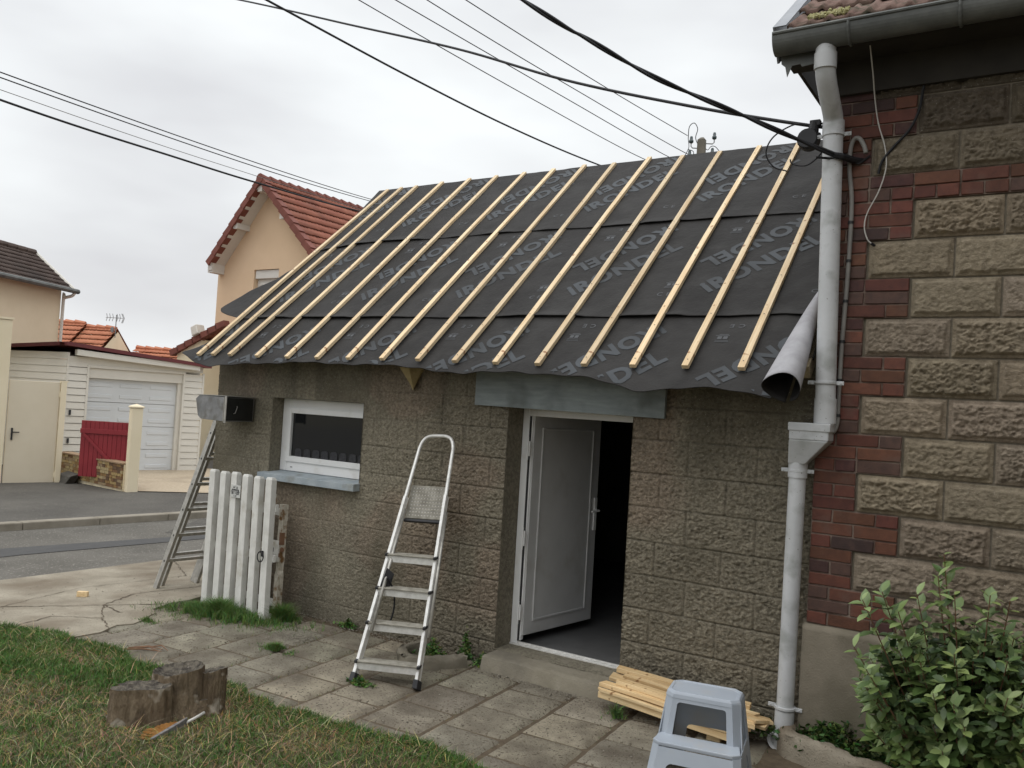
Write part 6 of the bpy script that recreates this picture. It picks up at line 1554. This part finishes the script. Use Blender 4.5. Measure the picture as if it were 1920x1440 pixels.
# --- overhead cables: way points in metres
def cable(name, pts, r, label, twist=0, mt='cable'):
    P = catmull(pts, 10); mb = MB()
    if twist:
        # two strands wound round each other
        L = 0; s = [0]
        for i in range(1, len(P)): L += (P[i]-P[i-1]).length; s.append(L)
        Q = []; n = int(L/.04)
        for k in range(n+1):
            t = L*k/n; i = max(j for j in range(len(s)) if s[j] <= t+1e-9); i = min(i, len(P)-2); f = (t-s[i])/max(1e-9, s[i+1]-s[i]); Q.append((P[i].lerp(P[i+1], f), (P[i+1]-P[i]).normalized(), t))
        for ph in (0, math.pi):
            pp = []
            for (p, d, t) in Q:
                o1 = d.orthogonal().normalized(); o2 = d.cross(o1); a = ph+t*twist; pp.append(p+(o1*math.cos(a)+o2*math.sin(a))*r*.8)
            mb.tube(pp, r, 6)
    else: mb.tube(P, r, 6)
    return tag(mb.build(name, mt, smooth=True), label, 'cable' if 'cable' in name else 'wire', 'overhead cables' if 'cable' in name else 'thin overhead wires')
def ext(a, b, k): a, b = Vector(a), Vector(b); return a+(a-b)*k

cable('overhead_cable', [(-12.5, 3.45, 9.3), (-6.778, 1.95, 6.926), (-4.126, 1.255, 5.793), (-2.244, .761, 4.989), (-.917, .413, 4.37), (.251, .107, 3.893), (1.05, -.10, 3.598), (1.16, -.12, 3.575)], .0105, 'black cable sagging across the sky to the round junction box at the house corner')
cable('overhead_cable', [(-1.9, -2.6, 5.2), (-.215, -1.311, 4.077), (.078, -1.09, 3.897), (.399, -.849, 3.712), (.794, -.551, 3.549), (1.071, -.343, 3.432), (1.25, -.21, 3.36)], .0085, 'thick twisted black cable coming down over the roof to the anchor on the brick corner', twist=9)
cable('overhead_cable', [(-5.1, -1.5, 6.1), (-4.887, .815, 6.018), (-4.647, 2.943, 5.922), (-4.417, 4.977, 5.885), (-4.164, 7.216, 5.947), (-3.75, 9.9, 6.1)], .013, 'black cable running down the sky and vanishing behind the middle of the shed ridge')
cable('overhead_wire', [(-6.5, -2.4, 7.5), (-5.413, 2.819, 6.983), (-4.75, 6.1, 6.72), (-4.159, 8.979, 6.545), (-3.64, 9.93, 6.5)], .007, 'thin overhead wire, lowest of the four parallel ones that end at the utility pole')
cable('overhead_wire', [(-6.3, -2.6, 7.5), (-5.009, 3.077, 7.012), (-4.35, 6.5, 6.80), (-3.865, 9.518, 6.69), (-3.66, 9.9, 6.74)], .007, 'thin overhead wire, second lowest of the four parallel ones that end at the utility pole')
cable('overhead_wire', [(-5.8, -2.4, 7.6), (-4.681, 3.286, 7.045), (-4.1, 6.8, 6.88), (-3.713, 9.729, 6.851), (-3.60, 9.93, 6.87)], .007, 'thin overhead wire, second highest of the four parallel ones that end at the utility pole')
cable('overhead_wire', [(-5.2, -2.4, 7.4), (-4.277, 3.543, 7.09), (-3.9, 7.0, 7.08), (-3.668, 9.865, 7.18)], .007, 'thin overhead wire, highest of the four parallel ones that end at the utility pole')
cable('overhead_cable', [(-13.2, -3.5, 6.9), (-12.554, 1.837, 6.423), (-12.2, 5.0, 6.30), (-12.039, 6.92, 6.272), (-12.35, 10.5, 6.5), (-12.9, 17, 7.2)], .022, 'thick black cable crossing the sky at the left and passing before the red tiled gable')
cable('overhead_wire', [(-12.4, -4, 7.0), (-12.57, 1.812, 6.882), (-13.757, 8.164, 7.263), (-15.63, 14.067, 7.998), (-17, 18, 8.7)], .012, 'thin black wire, upper of the close pair in the left sky above the red gable')
cable('overhead_wire', [(-12.4, -4, 6.9), (-12.567, 1.817, 6.794), (-13.754, 8.17, 7.162), (-15.627, 14.07, 7.932), (-17, 18, 8.6)], .012, 'thin black wire, lower of the close pair in the left sky above the red gable')
cable('overhead_wire', [(-12.7, -4, 6.75), (-12.56, 1.828, 6.591), (-12.7, 4.8, 6.60), (-12.902, 7.542, 6.682), (-13.8, 12.0, 7.0)], .007, 'faint grey wire between the thick cable and the close pair at the left', mt='conduit')
jb = empty('junction_box', (1.075, -.12, 3.55), 'round black cable junction box hanging beside the downpipe with loose loops of wire', 'junction box')
mb = MB(); mb.tube([(1.065, -.175, 3.50), (1.065, -.155, 3.50), (1.065, -.10, 3.50), (1.065, -.09, 3.50)], [.055, .062, .062, .055], 18); mb.build('drum', 'black', jb, smooth=False)
mb = MB(); mb.tube([(1.085, -.13, 3.53), (1.095, -.13, 3.60)], [.035, .026], 10); mb.box((1.07, -.15, 3.575), (1.13, -.11, 3.61)); mb.tube([(1.11, -.13, 3.53), (1.12, -.13, 3.50)], .022, 8); mb.build('clamp_body', 'black', jb, bevel=.004)
mb = MB()
mb.tube(catmull([(1.06, -.14, 3.585), (.98, -.16, 3.59), (.88, -.20, 3.52), (.84, -.20, 3.43), (.88, -.18, 3.35), (.96, -.17, 3.315)], 8), .0045, 6)
mb.build('wire_loop', 'cable', jb)
mb = MB(); mb.tube(catmull([(1.17, -.10, 3.48), (1.13, -.13, 3.40), (1.08, -.15, 3.35), (1.03, -.15, 3.345), (.98, -.15, 3.365), (.97, -.15, 3.39)], 8), .0045, 6); mb.build('wire_loop', 'cable', jb)
mb = MB(); mb.tube(catmull([(1.12, -.13, 3.59), (1.15, -.12, 3.585), (1.16, -.11, 3.55), (1.17, -.10, 3.52)], 5), .006, 6); mb.build('wire_loop', 'cable', jb)
